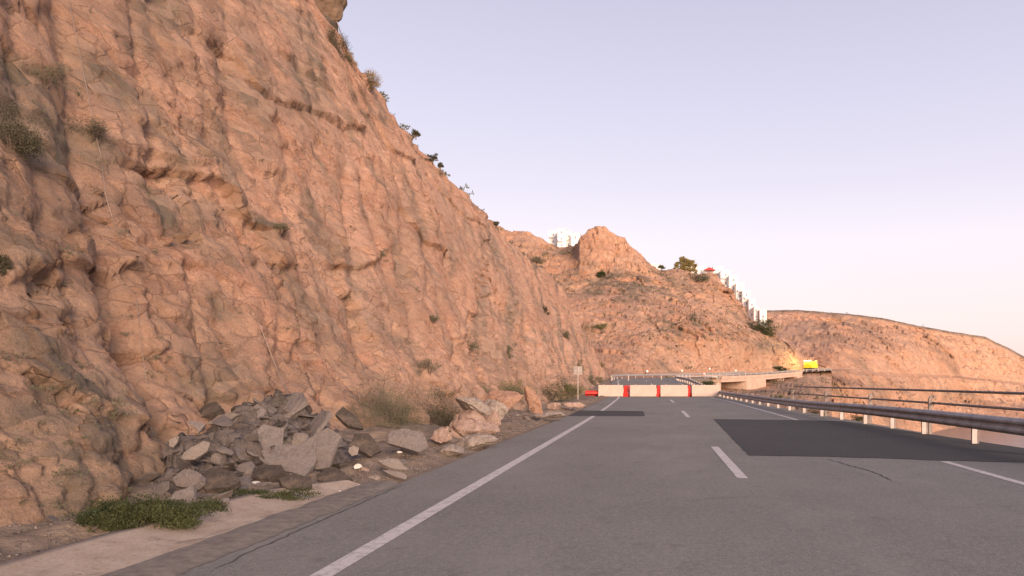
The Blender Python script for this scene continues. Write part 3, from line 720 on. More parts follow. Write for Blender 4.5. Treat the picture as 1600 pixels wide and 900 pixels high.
# near right guardrail: x, y, beam top z, foot z
GT = [(6.75, 2, .68, -.02), (6.75, 7, .68, -.02), (6.70, 12.6, .665, -.03), (6.62, 18.7, .635, -.04), (6.35, 24, .60, -.05), (6.05, 30, .535, -.06), (5.65, 42, .50, -.08), (5.3, 61, .52, -.05), (4.75, 76, 1.0, .42), (4.0, 90, 1.6, .95), (3.1, 104, 1.9, 1.25), (3.6, 118, 2.15, 1.5), (6.4, 129, 2.35, 1.7)]
gr, gbase, gy = guardrail('guardrail', 'galvanised guardrail with pale posts along the right road edge, tubular railing above its near part', GT, None)
railing_ys = [8.3, 13.0, 18.4, 22.8, 27.6, 33.0]
post_ys = [3.5, 6, 8.3, 10.6, 13.0, 15.6, 18.4, 20.6, 22.8, 25.2, 27.6, 30.3, 33.0]+[33+2.55*k for k in range(1, 38)]
for y in post_ys:
    x, z, zf = gy(y); bm = bmesh.new()
    # C-section post: web across the road direction plus two flanges
    box(bm, x+.03, x+.17, y-.004, y+.004, zf-.25, z-.02, 0)
    box(bm, x+.03, x+.036, y-.03, y+.03, zf-.25, z-.02, 0); box(bm, x+.164, x+.17, y-.03, y+.03, zf-.25, z-.02, 0)
    box(bm, x-.07, x+.03, y-.05, y+.05, z-.27, z-.05, 0)
    for v in bm.verts: v.co -= gbase
    bm_obj('post', bm, M['steel_post'], gr)
rp_pts_hi = []; rp_pts_lo = []
for y in railing_ys:
    x, z, zf = gy(y); tz = CAMH-.24+ (zf+.04); bm = bmesh.new(); pts = []
    x0 = x+.24
    for k in range(7): pts.append((x0, y, zf-.2+(1.02+.2-.0)*k/6*.88))
    zt = pts[-1][2]
    for k in range(1, 8):
        a = k/7*math.pi*.8; pts.append((x0+.07-.07*math.cos(a), y, zt+.10*math.sin(a)+.02))
    # flat bar post following the crook
    prev = None
    for (qx, qy, qz) in pts:
        cur = [bm.verts.new(Vector((qx-.04, qy-.03, qz))-gbase), bm.verts.new(Vector((qx+.045, qy-.03, qz))-gbase), bm.verts.new(Vector((qx+.045, qy+.03, qz))-gbase), bm.verts.new(Vector((qx-.04, qy+.03, qz))-gbase)]
        if prev:
            for j in range(4): bm.faces.new((prev[j], prev[(j+1) % 4], cur[(j+1) % 4], cur[j]))
        else: bm.faces.new(cur[::-1])
        prev = cur
    bm.faces.new(prev)
    bm_obj('railing_post', bm, M['pipe'], gr)
    rp_pts_hi.append(Vector((x0+.06, y, 1.10+zf+.03))-gbase); rp_pts_lo.append(Vector((x0+.06, y, .80+zf+.02))-gbase)
for pts, in ((rp_pts_hi,), (rp_pts_lo,)):
    bm = bmesh.new(); first = pts[0]+Vector((0, -6, 0)); tube(bm, [first]+pts, .028, 8); bm_obj('rail_pipe', bm, M['pipe'], gr, True)
# far guardrails
def simple_rail(label, s0, s1, off, step=4):
    tab = []
    n = int((s1-s0)/6)+2
    pts = []
    for i in range(n):
        p, nn = at_s(s0+(s1-s0)*i/(n-1)); q = p+nn*off; pts.append(q)
    base = pts[0].copy(); root = empty('guardrail', base); tag(root, label, 'guardrail')
    prof = wbeam_profile(); V = []; Fc = []; k = len(prof)
    for i, p in enumerate(pts):
        d = pts[min(i+1, n-1)]-pts[max(i-1, 0)]; nn = Vector((-d.y, d.x, 0)).normalized()*(1 if off > 0 else -1)
        for q, h in prof: V.append(p+nn*(q+.1)+Vector((0, 0, h+.42))-base)
    for i in range(n-1):
        for j in range(k): a = i*k+j; b = i*k+(j+1) % k; Fc.append((a, b, b+k, a+k))
    Fc += [tuple(range(k)), tuple(reversed(range((n-1)*k, n*k)))]
    mesh_obj('beam', V, Fc, M['steel'], root)
    m = int((s1-s0)/step)
    for i in range(m+1):
        p, nn = at_s(s0+(s1-s0)*i/m); q = p+nn*off; bm = bmesh.new()
        box(bm, -.06, .06, -.06, .06, -.1, .72, 0)
        for v in bm.verts: v.co += q-base
        bm_obj('post', bm, M['steel_post'], root)
simple_rail('far guardrail along the outer left side of the bend and bridge', s_of_y(104), s_of_y(222), -4.9)
simple_rail('far guardrail along the near side of the bridge deck', s_of_y(138), s_of_y(216), 4.88)

# ------------------------------------------------------------- water filled barriers
def profile_prism(bm, L, prof, nx=1):
    """jersey profile along x"""
    n = len(prof); rings = []
    for i in range(nx+1):
        x = -L/2+L*i/nx; rings.append([bm.verts.new((x, a, b)) for a, b in prof])
    for a, b in zip(rings, rings[1:]):
        for j in range(n): bm.faces.new((a[j], a[(j+1) % n], b[(j+1) % n], b[j]))
    bm.faces.new(rings[0][::-1]); bm.faces.new(rings[-1])
def barrier(L, H, mat):
    root = empty('traffic_barrier', (0, 0, 0))
    bm = bmesh.new()
    prof = [(-.24, .03), (-.24, .20), (-.13, .36), (-.11, H-.02), (-.09, H), (.09, H), (.11, H-.02), (.13, .36), (.24, .20), (.24, .03)]
    profile_prism(bm, L, prof, 1)
    for f in list(bm.faces):
        pass
    bmesh.ops.bevel(bm, geom=[e for e in bm.edges if e.calc_face_angle(0) > .8], offset=.018, segments=2, affect='EDGES')
    bm_obj('body', bm, M[mat], root)
    for sx_ in (-1, 1):
        bm = bmesh.new(); box(bm, sx_*L*.28-.42, sx_*L*.28+.42, -.235, .235, 0, .045, .01); bm_obj('foot', bm, M['dark' if mat == 'plastic_w' else mat], root)  # dark on white barriers, painting in the shaded fork gaps underneath
        bm = bmesh.new(); bmesh.ops.create_cone(bm, cap_ends=True, segments=14, radius1=.05, radius2=.05, depth=.05)
        for v in bm.verts: v.co += Vector((sx_*L*.3, 0, H+.02))
        bm_obj('filler_cap', bm, M[mat], root)
    # forklift slots and coupling lugs
    bm = bmesh.new()
    bm.free()
    for sx_ in (-1, 1):
        bm = bmesh.new(); box(bm, sx_*L/2-.03, sx_*L/2+.04, -.05, .05, .25, H*.75, .01); bm_obj('coupling', bm, M[mat], root)
    return root
def copy_tree(o, parent=None):
    c = o.copy(); C.objects.link(c)
    if parent: c.parent = parent
    for ch in [x for x in C.objects if x.parent == o]: copy_tree(ch, c)
    return c
YB = 59.7
bw = barrier(2.14, .95, 'plastic_w'); brd = barrier(2.0, .88, 'plastic_r')
wl = ['leftmost long cream-white barrier of the row across the road', 'second long cream-white barrier from the left in the row', 'third long cream-white barrier from the left in the row', 'rightmost long cream-white barrier, scuffed, next to the guardrail']
for k, (p0, p1) in enumerate([(934.5, 974), (984, 1026), (1031.5, 1075), (1080.5, 1124.5)]):
    o = bw if k == 0 else copy_tree(bw); cx = ((p0+p1)/2-VX)*YB/F
    o.location = (cx, YB+(.12, 0, .05, -.1)[k], .004); o.rotation_euler = (0, 0, (.02, -.015, .01, -.02)[k]); o.scale = ((p1-p0)*YB/F/2.2, 1, 1)
    tag(o, wl[k], 'barrier', 'water filled barriers closing the road')
rl = ['red barrier turned end-on in the left gap between white barriers', 'red barrier turned end-on in the middle gap between white barriers', 'red barrier turned end-on in the right gap between white barriers']
for k, pc in enumerate([979, 1028.8, 1077.8]):
    o = brd if k == 0 else copy_tree(brd); o.location = ((pc-VX)*YB/F, YB+1.05, .004); o.rotation_euler = (0, 0, math.radians((90-6, 90+2, 90-2)[k])); tag(o, rl[k], 'barrier', 'water filled barriers closing the road')
o = copy_tree(brd); o.location = ((924-VX)*(YB+.6)/F, YB+.6, .26); o.rotation_euler = (math.radians(84), 0, math.radians(8)); o.scale = (.52, .9, .62)
tag(o, 'low red barrier tipped on its side at the left verge', 'barrier', 'water filled barriers closing the road')

# ------------------------------------------------------------- marker posts, sign
def post_thing(name, label, cat, px, py_foot, D, h, w, mat, group=None, cap=None):
    b = W(px, py_foot, D); root = empty(name, b); tag(root, label, cat, group)
    bm = bmesh.new(); box(bm, -w/2, w/2, -w/3, w/3, -.3, h, w*.1); bm_obj('shaft', bm, M[mat], root)
    bm = bmesh.new(); box(bm, -w*.55, w*.55, -w*.4, w*.4, h+.003, h+w*1.2, w*.1); bm_obj('reflector', bm, M[cap or 'lamp_w'], root)
    return root
post_thing('marker_post', 'white marker post at the left road edge just behind the barriers', 'marker post', 982, 597, 104, .75, .14, 'plastic_w', cap='chalk')
post_thing('marker_post', 'white marker post on the bend seen above the second white barrier', 'marker post', 1033.5, 597, 112, .8, .16, 'plastic_w', cap='chalk')
M['reflect'] = emis('glowing_reflector', (1, .85, .7), 1.2)  # emission stands in for light the reflectors throw back
for k, (px, D, pt) in enumerate([(1010, 128, 581), (1064, 150, 580), (1107, 160, 577), (1148, 170, 580), (1198.5, 192, 576.5), (1240, 208, 577)]):
    hh = .0
    # stand on the outer edge of the bend
    s_best = min(np.linspace(s_of_y(100), S_END-.5, 400), key=lambda s: abs(((at_s(s)[0]-at_s(s)[1]*5.5).x/(at_s(s)[0]-at_s(s)[1]*5.5).y*F+VX)-px))
    p, nn = at_s(s_best); q = p-nn*5.25; top = CAMH-(pt-VY)*q.y/F; h = max(.9, top-q.z)
    root = empty('reflector_post', q); tag(root, ['thin reflector post at the start of the bend, leftmost of the row', 'thin reflector post on the bend, second from the left', 'thin reflector post above the white panel at the bridge end', 'thin reflector post above the wide beige bridge pier', 'thin reflector post over the far half of the bridge', 'thin reflector post nearest the yellow lorry'][k], 'reflector post', 'reflector posts along the bend')
    bm = bmesh.new(); tube(bm, [(0, 0, -.3), (0, 0, h)], .04, 6); bm_obj('pole', bm, M['steel_post'], root)
    bm = bmesh.new(); box(bm, -.12, .12, -.04, .04, h, h+.26, .01); bm_obj('reflector', bm, M['reflect'], root)
# red marker and white panel at bridge start
q = W(1100.5, 589, 141); root = empty('warning_lamp', q); tag(root, 'small red lit warning lamp on a post beside the bridge end', 'warning lamp')
bm = bmesh.new(); tube(bm, [(0, 0, -.8), (0, 0, .45)], .05, 8); bm_obj('pole', bm, M['steel_post'], root)
bm = bmesh.new(); bmesh.ops.create_uvsphere(bm, u_segments=12, v_segments=8, radius=.17)
for v in bm.verts: v.co.z += .6
bm_obj('lamp', bm, M['lamp_red'], root, True)
q = W(1113, 590, 142); root = empty('road_panel', q); tag(root, 'long low white panel on short legs beside the bridge end', 'panel')
bm = bmesh.new(); box(bm, -1.1, 1.1, -.03, .03, 0, .26, .01); bm_obj('board', bm, M['chalk'], root)
for s_ in (-.9, .9):
    bm = bmesh.new(); box(bm, s_-.04, s_+.04, .031, .09, -.9, .2, 0); bm_obj('leg', bm, M['steel_post'], root)
# sign seen from behind
q = hit(903, 611) or hit(903, 606); q = Vector(((903-VX)*50/F, 50, .0)); root = empty('road_sign', q); tag(root, 'small grey square sign seen from behind at the cliff foot', 'sign')
bm = bmesh.new(); tube(bm, [(0, 0, -.4), (0, 0, 2.25)], .03, 8); bm_obj('pole', bm, M['steel_post'], root)
bm = bmesh.new(); box(bm, -.30, .30, .031, .045, 1.72, 2.3, .005); bm_obj('plate', bm, M['sign_back'], root)
bm = bmesh.new(); box(bm, -.28, .28, -.0, .03, 1.98, 2.02); bm_obj('bracket', bm, M['steel_post'], root)

# ------------------------------------------------------------- yellow lorry at the bridge end
def lorry():
    p, nn = at_s(s_of_y(213)); d = Vector((-nn.y, nn.x, 0)); q = p+nn*.5
    root = empty('lorry', q, math.radians(60)); tag(root, 'bright yellow work lorry with lit lamps parked at the far end of the bridge', 'lorry')
    # local: +x forward (away), y across
    bm = bmesh.new(); box(bm, -3.1, 2.6, -.45, .45, .55, .8); bm_obj('chassis', bm, M['tyre'], root)
    bm = bmesh.new(); box(bm, 1.3, 2.9, -1.15, 1.15, .8, 2.1, .08); box(bm, 1.35, 2.6, -1.1, 1.1, 2.0, 2.75, .12); cabo = bm_obj('cab', bm, M['yellow'], root)
    bm = bmesh.new(); box(bm, 2.61, 2.64, -.95, .95, 2.12, 2.6); box(bm, 1.6, 2.3, -1.13, -1.105, 2.12, 2.6); box(bm, 1.6, 2.3, 1.105, 1.13, 2.12, 2.6); bm_obj('window', bm, M['glass'], cabo)
    bm = bmesh.new(); box(bm, -3.1, 1.1, -1.2, 1.2, .85, 1.0); box(bm, -3.1, 1.1, -1.2, -1.12, 1.0, 1.75, .02); box(bm, -3.1, 1.1, 1.12, 1.2, 1.0, 1.75, .02); box(bm, -3.1, -3.0, -1.115, 1.115, 1.0, 1.75, .02); box(bm, 1.0, 1.1, -1.115, 1.115, 1.0, 2.2, .02); bm_obj('tipper_bed', bm, M['yellow'], root)
    for x in (-2.2, 2.1):
        for y in (-1, 1):
            bm = bmesh.new(); bmesh.ops.create_cone(bm, cap_ends=True, segments=20, radius1=.48, radius2=.48, depth=.3)
            for v in bm.verts: v.co = Vector((v.co.x+x, v.co.z+y, v.co.y+.48))
            bm_obj('wheel', bm, M['tyre'], root)
    fr = bmesh.new(); box(fr, -3.18, -3.11, -1.1, 1.1, 1.8, 3.05, .02); bo = bm_obj('arrow_board', fr, M['yellow'], root)
    for yv, zv in [(-.85, 2.9), (-.3, 2.9), (.3, 2.9), (.85, 2.9), (-.6, 2.5), (0, 2.2), (.6, 2.5), (-.85, 2.0), (.85, 2.0)]:
        bm = bmesh.new(); box(bm, -3.24, -3.185, yv-.15, yv+.15, zv-.1, zv+.1, .01); bm_obj('lamp', bm, M['lamp_y' if zv < 2.8 else 'lamp_w'], bo)
    for y in (-.9, .9):
        bm = bmesh.new(); box(bm, 1.8, 2.0, y-.12, y+.12, 2.76, 2.95, .03); bm_obj('beacon', bm, M['lamp_y'], root)
        bm = bmesh.new(); box(bm, 2.905, 2.95, y-.16, y+.16, 1.05, 1.3, .01); bm_obj('headlight', bm, M['lamp_w'], root)
    L = bpy.data.lights.new('beacon_light', 'POINT'); L.energy = 2600; L.color = (1, .78, .30); L.shadow_soft_size = .4
    lo = bpy.data.objects.new('beacon_light', L); C.objects.link(lo); lo.parent = root; lo.location = (-1, 0, 4.0)
lorry()

# ------------------------------------------------------------- white houses on the hill
def house(px0, px1, pt, pb, D, depth, label, cat='house', floors=1, group=None, extra=5, deep_win=True, seed=0):
    rnd = random.Random(seed); c = W((px0+px1)/2, pb, D); w = (px1-px0)*D/F; h = (pb-pt)*D/F
    root = empty('house', c); tag(root, label, cat, group)
    bm = bmesh.new(); box(bm, -w/2, w/2, 0, depth, -extra, h, .05); bm_obj('wall', bm, M['white_wall'], root)
    bm = bmesh.new(); box(bm, -w/2-.12, w/2+.12, -.12, depth+.12, h+.003, h+.22, .03); bm_obj('parapet', bm, M['white_wall'], root)
    fl = max(1, round(h/2.9)); fh = h/fl; nb = max(1, int(w/2.4))
    for f_ in range(fl):
        for b in range(nb):
            x = -w/2+(b+.5)*w/nb; z = f_*fh+fh*.35
            ww = .35+rnd.random()*.3; hh = min(fh*.32, .85)
            bm = bmesh.new(); box(bm, x-ww/2, x+ww/2, -.035, -.004, z, z+hh); wn_ = bm_obj('window', bm, M['glass'], root)
            bm = bmesh.new(); box(bm, x-ww/2-.1, x+ww/2+.1, -.10, -.004, z-.12, z-.01); bm_obj('sill', bm, M['white_wall'], wn_)
        if rnd.random() < .6 and fl > 1:
            bm = bmesh.new(); x0 = -w/2+rnd.random()*w*.3; box(bm, x0, x0+w*.5, -.9, -.004, f_*fh+.05, f_*fh+.75, .03); bm_obj('balcony', bm, M['white_wall'], root)
    return root
HL = [
    (857, 872, 361, 383, 285, 9, 'white block at the left end of the cluster beside the rounded outcrop'),
    (871, 884, 358, 388, 279, 9, 'tallest white block in the cluster left of the rounded outcrop'),
    (883, 893, 361, 389, 283, 9, 'white block second from the outcrop in the clifftop cluster'),
    (892, 906, 365, 389, 280, 8, 'white block tucked against the rounded outcrop'),
    (1017, 1031, 413, 424, 262, 6, 'small low white house just right of the rounded outcrop'),
    (1066, 1077, 415, 427, 262, 5, 'tiny white hut below the hilltop tree'),
    (1077, 1102, 416.5, 430, 268, 7, 'low white house right of the hilltop tree'),
    (1100, 1116, 421, 434, 262, 6, 'white house with a red canopy at the top of the white terrace'),
    (1114, 1130, 417, 452, 276, 9, 'topmost tall white block of the terrace stepping down the hill'),
    (1126, 1142, 423, 462, 271, 9, 'second white block down the hillside terrace'),
    (1139, 1153, 431, 470, 268, 9, 'third white block down the hillside terrace'),
    (1150, 1163, 443, 482, 265, 9, 'fourth white block down the hillside terrace'),
    (1160, 1173, 455, 492, 262, 9, 'fifth white block down the hillside terrace'),
    (1170, 1180, 468, 499, 258, 8, 'sixth white block down the hillside terrace'),
    (1178, 1185, 480, 500, 254, 7, 'narrow white block near the foot of the hillside terrace'),
    (1187, 1198, 485, 503, 252, 7, 'lowest white house standing apart at the foot of the terrace')]
for i, h in enumerate(HL): house(*h[:6], h[6], seed=i)
q = W(1109, 421, 260.5); root = empty('canopy', q); tag(root, 'red peaked canopy in front of the uppermost white terrace house', 'canopy')
bm = bmesh.new(); vs = [bm.verts.new(v) for v in ((-2.1, -1, -.25), (2.1, -1, -.35), (2.1, 1.2, -.35), (-2.1, 1.2, -.25), (-.2, -.6, .75), (-.2, .8, .75))]
for f in ((0, 1, 4), (1, 2, 5, 4), (2, 3, 5), (3, 0, 4, 5), (3, 2, 1, 0)): bm.faces.new([vs[i] for i in f])
bm_obj('cover', bm, M['red_roof'], root)
for x in (-1.9, 1.9):
    bm = bmesh.new(); tube(bm, [(x, -.9, -3.5), (x, -.9, -.3)], .06, 6); bm_obj('pole', bm, M['steel_post'], root)

# ------------------------------------------------------------- vegetation
def leaf_cloud(center, rad, n, size, rnd, clumps=9, up=.3, flat=0):
    """many small leaf faces in irregular clumps"""
    cs = []
    for k in range(clumps):
        v = np.array([rnd.gauss(0, .5), rnd.gauss(0, .5), rnd.gauss(0, .42)]); v = np.clip(v, -.85, .85)
        cs.append((v, .25+rnd.random()*.35))
    idx = RNG.integers(0, clumps, n); cc = np.array([c[0] for c in cs])[idx]; cr = np.array([c[1] for c in cs])[idx]
    d = RNG.normal(size=(n, 3)); d /= np.linalg.norm(d, axis=1)[:, None]; r = RNG.random(n)**.5
    p = cc+d*(cr*r)[:, None]; p = p*np.array(rad); keep = p[:, 2] > -rad[2]*.95; p = p[keep]; n = len(p)
    a = RNG.normal(size=(n, 3)); a[:, 2] = np.abs(a[:, 2])+up; a /= np.linalg.norm(a, axis=1)[:, None]
    b = np.cross(a, RNG.normal(size=(n, 3))); b /= np.linalg.norm(b, axis=1)[:, None]
    s = size*(.5+RNG.random(n))[:, None]
    V = np.stack([p, p+a*s*1.6+b*s*.35, p+a*s*2.2, p+a*s*1.2-b*s*.35], 1)+np.array(center)
    Fc = np.arange(n*4).reshape(n, 4)
    return V.reshape(-1, 3), Fc
def bush(loc, rad, label, mat='leaf_grey', n=900, size=.05, seed=0, cat='bush', name='bush', group=None, twigs=True, lean=0):
    rnd = random.Random(seed); root = empty(name, loc); tag(root, label, cat, group)
    V, Fc = leaf_cloud((0, 0, rad[2]*.75), rad, int(n*4.2), size*.55, rnd, clumps=14+min(40, int(n/160)))
    mesh_obj('foliage', V, Fc, M[mat], root)
    if twigs:
        bm = bmesh.new()
        for k in range(12):
            a = rnd.random()*6.28; e = Vector((math.cos(a)*rad[0]*.75*rnd.random(), math.sin(a)*rad[1]*.75*rnd.random(), rad[2]*(.8+rnd.random()*.7)))
            tube(bm, [(0, 0, -.1), e*.5+Vector((0, 0, .03)), e], [size*.35, size*.22, size*.10], 4, False)
        bm_obj('stems', bm, M['bark'], root)
    return root
def bush_at(px, py, wpx, hpx, label, mat='leaf_grey', n=900, seed=0, size=None, surf=None, depthf=1.0, name='bush', sink=.45, D=None, only=None):
    r = hit(px, py+hpx*.35, only); loc = r[0] if r else W(px, py+hpx*.35, D or 20)
    D = loc.y; w = wpx*D/F/2; h = hpx*D/F/2
    size = size or max(.02, .9*D/F*1.6)
    loc = loc+Vector((0, 0, -h*sink))
    return bush(loc, (w, w*depthf, h), label, mat, n, size, seed, name=name, cat='bush' if name == 'bush' else 'shrub')
B = [
    # foot of cliff
    (598, 630, 150, 86, 'wide grey-green brush patch at the cliff foot right of the rubble heap', 'leaf_grey', 6500),
    (620, 648, 90, 40, 'low green growth in front of the wide grey brush', 'leaf_green', 1500),
    (690, 636, 92, 84, 'dark dense bush between the grey brush and the pink boulders', 'leaf_dark', 4200),
    (765, 608, 100, 46, 'grey bush behind the stacked boulders', 'leaf_grey', 2800),
    (808, 604, 60, 44, 'olive bush behind the upright orange boulder', 'leaf_olive', 1200),
    (857, 604, 84, 54, 'dark green bush behind the leaning pointed stone', 'leaf_green', 1700),
    (888, 606, 46, 30, 'grey-green bush left of the sign post', 'leaf_olive', 1100),
    (925, 592, 30, 20, 'small dull bush right of the sign post', 'leaf_grey', 500),
    (222, 796, 160, 50, 'dark green low bush beside the concrete gutter', 'leaf_green', 5200),
    (158, 806, 90, 50, 'left clump of the dark green growth by the gutter', 'leaf_green', 2400),
    (310, 790, 90, 34, 'small green growth below the grey slabs', 'leaf_green', 900),
    (430, 774, 130, 26, 'dark weeds growing between the heap and the gutter end', 'leaf_green', 1400),
    (330, 690, 60, 26, 'dark tuft among the left slabs of the rubble heap', 'leaf_dark', 500),
    # rim
    (577, 122, 34, 30, 'dry brown bush on the cliff rim below the slanting cable', 'leaf_tan', 1100),
    (527, 62, 34, 46, 'olive shrub on the steep rim under the overhanging rock', 'leaf_dark', 1100),
    (545, 88, 26, 26, 'brown dry shrub low on the steep part of the rim', 'leaf_tan', 600),
    (650, 205, 15, 14, 'small dark shrub on the upper rim', 'leaf_dark', 400),
    (676, 243, 20, 16, 'left of two dark shrubs in the middle of the rim', 'leaf_dark', 450),
    (688, 256, 12, 10, 'right of two dark shrubs in the middle of the rim', 'leaf_dark', 300),
    (775, 348, 12, 8, 'small shrub at the low end of the rim', 'leaf_dark', 250),
    # on the face
    (676, 496, 22, 18, 'grey tuft in the middle of the cliff face', 'leaf_grey', 350),
    (735, 538, 26, 18, 'grey tuft left of the streaked gully', 'leaf_grey', 350),
    (793, 543, 30, 26, 'drooping grey shrub in the streaked gully', 'leaf_grey', 500),
    (852, 482, 14, 16, 'small dark tuft high on the far end of the face', 'leaf_dark', 250),
    (670, 568, 40, 36, 'faint grey shrub low on the face above the dark bush', 'leaf_grey', 500),
    (884, 520, 14, 22, 'grey tuft near the far edge of the face', 'leaf_grey', 260),
    (440, 352, 30, 12, 'grey tuft on the ledge in the face', 'leaf_grey', 300),
    (596, 395, 22, 14, 'grey tuft above the curved crack', 'leaf_grey', 260),
    (840, 404, 34, 16, 'grey brush on the slope beyond the rim', 'leaf_grey', 400),
    (18, 200, 84, 90, 'large dark hanging shrub at the left picture edge', 'leaf_dark', 2600),
    (140, 198, 84, 34, 'dark hanging shrub on the upper left face', 'leaf_dark', 1300),
    (70, 110, 90, 40, 'thin grey brush spread over the upper left corner of the face', 'leaf_grey', 1300),
    (6, 410, 24, 44, 'dark shrub in the hollow at the left picture edge', 'leaf_dark', 500),
    (905, 570, 14, 22, 'upright grey tuft at the far cliff foot', 'leaf_grey', 220),
    (940, 568, 10, 16, 'dry tuft at the tip of the cliff foot', 'leaf_tan', 160),
    # hillside
    (938, 428, 15, 14, 'round dark green shrub below the rounded outcrop', 'leaf_green', 500),
    (1092, 432, 30, 18, 'grey-brown shrub under the white houses at the hilltop', 'leaf_grey', 500),
    (1192, 510, 50, 30, 'large dark green thicket below the lowest white house', 'leaf_green', 1800),
    (1034, 415, 12, 9, 'small olive shrub on the crest beside the low white house', 'leaf_olive', 250),
    (935, 508, 34, 10, 'low green patch on the hillside shelf', 'leaf_olive', 350),
    (1065, 513, 9, 7, 'small dark round shrub in the middle of the hillside', 'leaf_dark', 200),
    (1218, 575, 22, 9, 'dark green shrub above the far end of the bridge', 'leaf_green', 350),
    (1103, 599, 28, 12, 'green bush behind the rightmost white barrier', 'leaf_green', 500),
    (1212, 622, 20, 12, 'olive bush in the ravine below the bridge', 'leaf_olive', 350),
    (1045, 590, 12, 5, 'low bush behind the bend guardrail', 'leaf_olive', 150),
    (1275, 645, 34, 20, 'dark bush seen under the guardrail beam', 'leaf_dark', 500),
    (1338, 655, 30, 20, 'green bush low in the ravine beyond the guardrail', 'leaf_green', 500),
]
for i, (px, py, w_, h_, lab, mat, n) in enumerate(B):
    low = 'gutter' in lab or 'slabs' in lab
    rim_ = lab.startswith(('small dark shrub on the upper rim', 'left of two', 'right of two', 'small shrub at the low end', 'small olive shrub on the crest'))
    bush_at(px, py, w_*(.8 if rim_ else 1), h_*(.7 if rim_ else 1), lab, mat, n, seed=i+3, depthf=.45 if low else 1, sink=.95 if rim_ else .45)
# hilltop tree
def tree():
    base = W(1069, 427, 250); root = empty('tree', base); tag(root, 'broad olive-gold tree on the hilltop left of the white houses', 'tree')
    bm = bmesh.new(); tube(bm, [(0, 0, -2), (.1, 0, .8), (-.1, .1, 1.8)], [.3, .22, .16], 8)
    for e in [(-1.8, 0, 3.4), (-.6, .5, 4.4), (.8, -.3, 4.0), (2.2, .2, 3.0), (3.6, 0, 2.2)]: tube(bm, [(0, 0, 1.2), (e[0]*.5, e[1]*.5, e[2]*.65), e], [.13, .09, .04], 6)
    bm_obj('trunk', bm, M['bark'], root)
    V = []; Fs = []; n0 = 0; rnd = random.Random(5)
    for c, r, n in [((-2.2, 0, 1.4), (1.3, 1.2, 1.2), 400), ((-.6, -.4, 1.2), (1.6, 1.2, 1.3), 500), ((1.4, -.3, 1.2), (1.6, 1.2, 1.3), 500), ((3.2, 0, .9), (1.4, 1.1, 1.0), 400), ((-1.6, 0, 3.3), (1.3, 1.2, 1.2), 500), ((-.4, .4, 4.5), (1.3, 1.2, 1.2), 600), ((.9, -.2, 3.7), (1.4, 1.2, 1.2), 600), ((2.4, .2, 3.1), (1.4, 1.2, 1.0), 500), ((3.8, 0, 2.3), (1.2, 1, .7), 350), ((.2, 0, 2.5), (1.4, 1.2, .8), 300)]:
        v, f = leaf_cloud(c, r, n*2, .2, rnd, 9); V.append(v); Fs.append(f+n0); n0 += len(v)
    mesh_obj('crown', np.vstack(V), np.vstack(Fs), M['leaf_tan2'], root)
M['leaf_tan2'] = leafmat('gold_leaves', (.20, .15, .05), (.34, .26, .10), .6)
tree()
# scrub cover (uncountable tufts) on hills, one object each
def scrub(name, label, zones, mat, nleaf, sz, only):
    V = []; Fs = []; n0 = 0; rnd = random.Random(9)
    for (px0, px1, py0, py1, cnt) in zones:
        for k in range(cnt):
            px = rnd.uniform(px0, px1); py = rnd.uniform(py0, py1)
            r = hit(px, py)
            if not r or BV.index is None: continue
            loc, nrm, _, dist = r
            if not (only[0] < loc.y < only[1]): continue
            s = (rnd.random()**2*1.0+.35)*sz
            v, f = leaf_cloud((loc.x, loc.y, loc.z+s*.25), (s, s, s*.6), nleaf*(3 if loc.y < 40 else 1), s*(.09 if loc.y < 40 else .22), rnd, 5); V.append(v); Fs.append(f+n0); n0 += len(v)
    if V:
        o = mesh_obj(name, np.vstack(V), np.vstack(Fs), M[mat]); tag(o, label, 'scrub', kind='stuff')
scrub('scrub', 'low grey scrub dotted over the shelves of the middle hillside', [(885, 1120, 425, 475, 230), (900, 1180, 470, 530, 120), (1000, 1240, 495, 535, 120), (960, 1250, 540, 580, 50), (850, 900, 385, 400, 25), (1150, 1330, 590, 640, 70), (1060, 1120, 430, 460, 20)], 'leaf_grey', 26, .85, (125, 300))
scrub('scrub', 'sparse low scrub on the far headland slope', [(1220, 1600, 486, 515, 60), (1260, 1600, 575, 640, 130), (1290, 1380, 505, 530, 40)], 'leaf_dark', 18, 1.2, (200, 600))
scrub('grass', 'dry grey weeds clinging all over the near cliff face', [(0, 520, 0, 560, 70), (500, 900, 120, 600, 70), (0, 260, 560, 800, 60)], 'leaf_grey', 40, .13, (4, 120))
def rimgrass():
    V = []; Fs = []; n0 = 0; rnd = random.Random(19)
    for k in range(80):
        j = int(np.interp(rnd.uniform(34, 113), yy, range(NY))); p = cv[NH-1, j]
        s = .18+rnd.random()**2*.35
        v, f = leaf_cloud((p[0]-rnd.random()*.3, p[1], p[2]+s*.2), (s, s, s*.6), 40, s*.22, rnd, 3); V.append(v); Fs.append(f+n0); n0 += len(v)
    o = mesh_obj('grass', np.vstack(V), np.vstack(Fs), M['leaf_grey']); tag(o, 'ragged dry grass fringe along the cliff rim', 'grass', kind='stuff')
rimgrass()

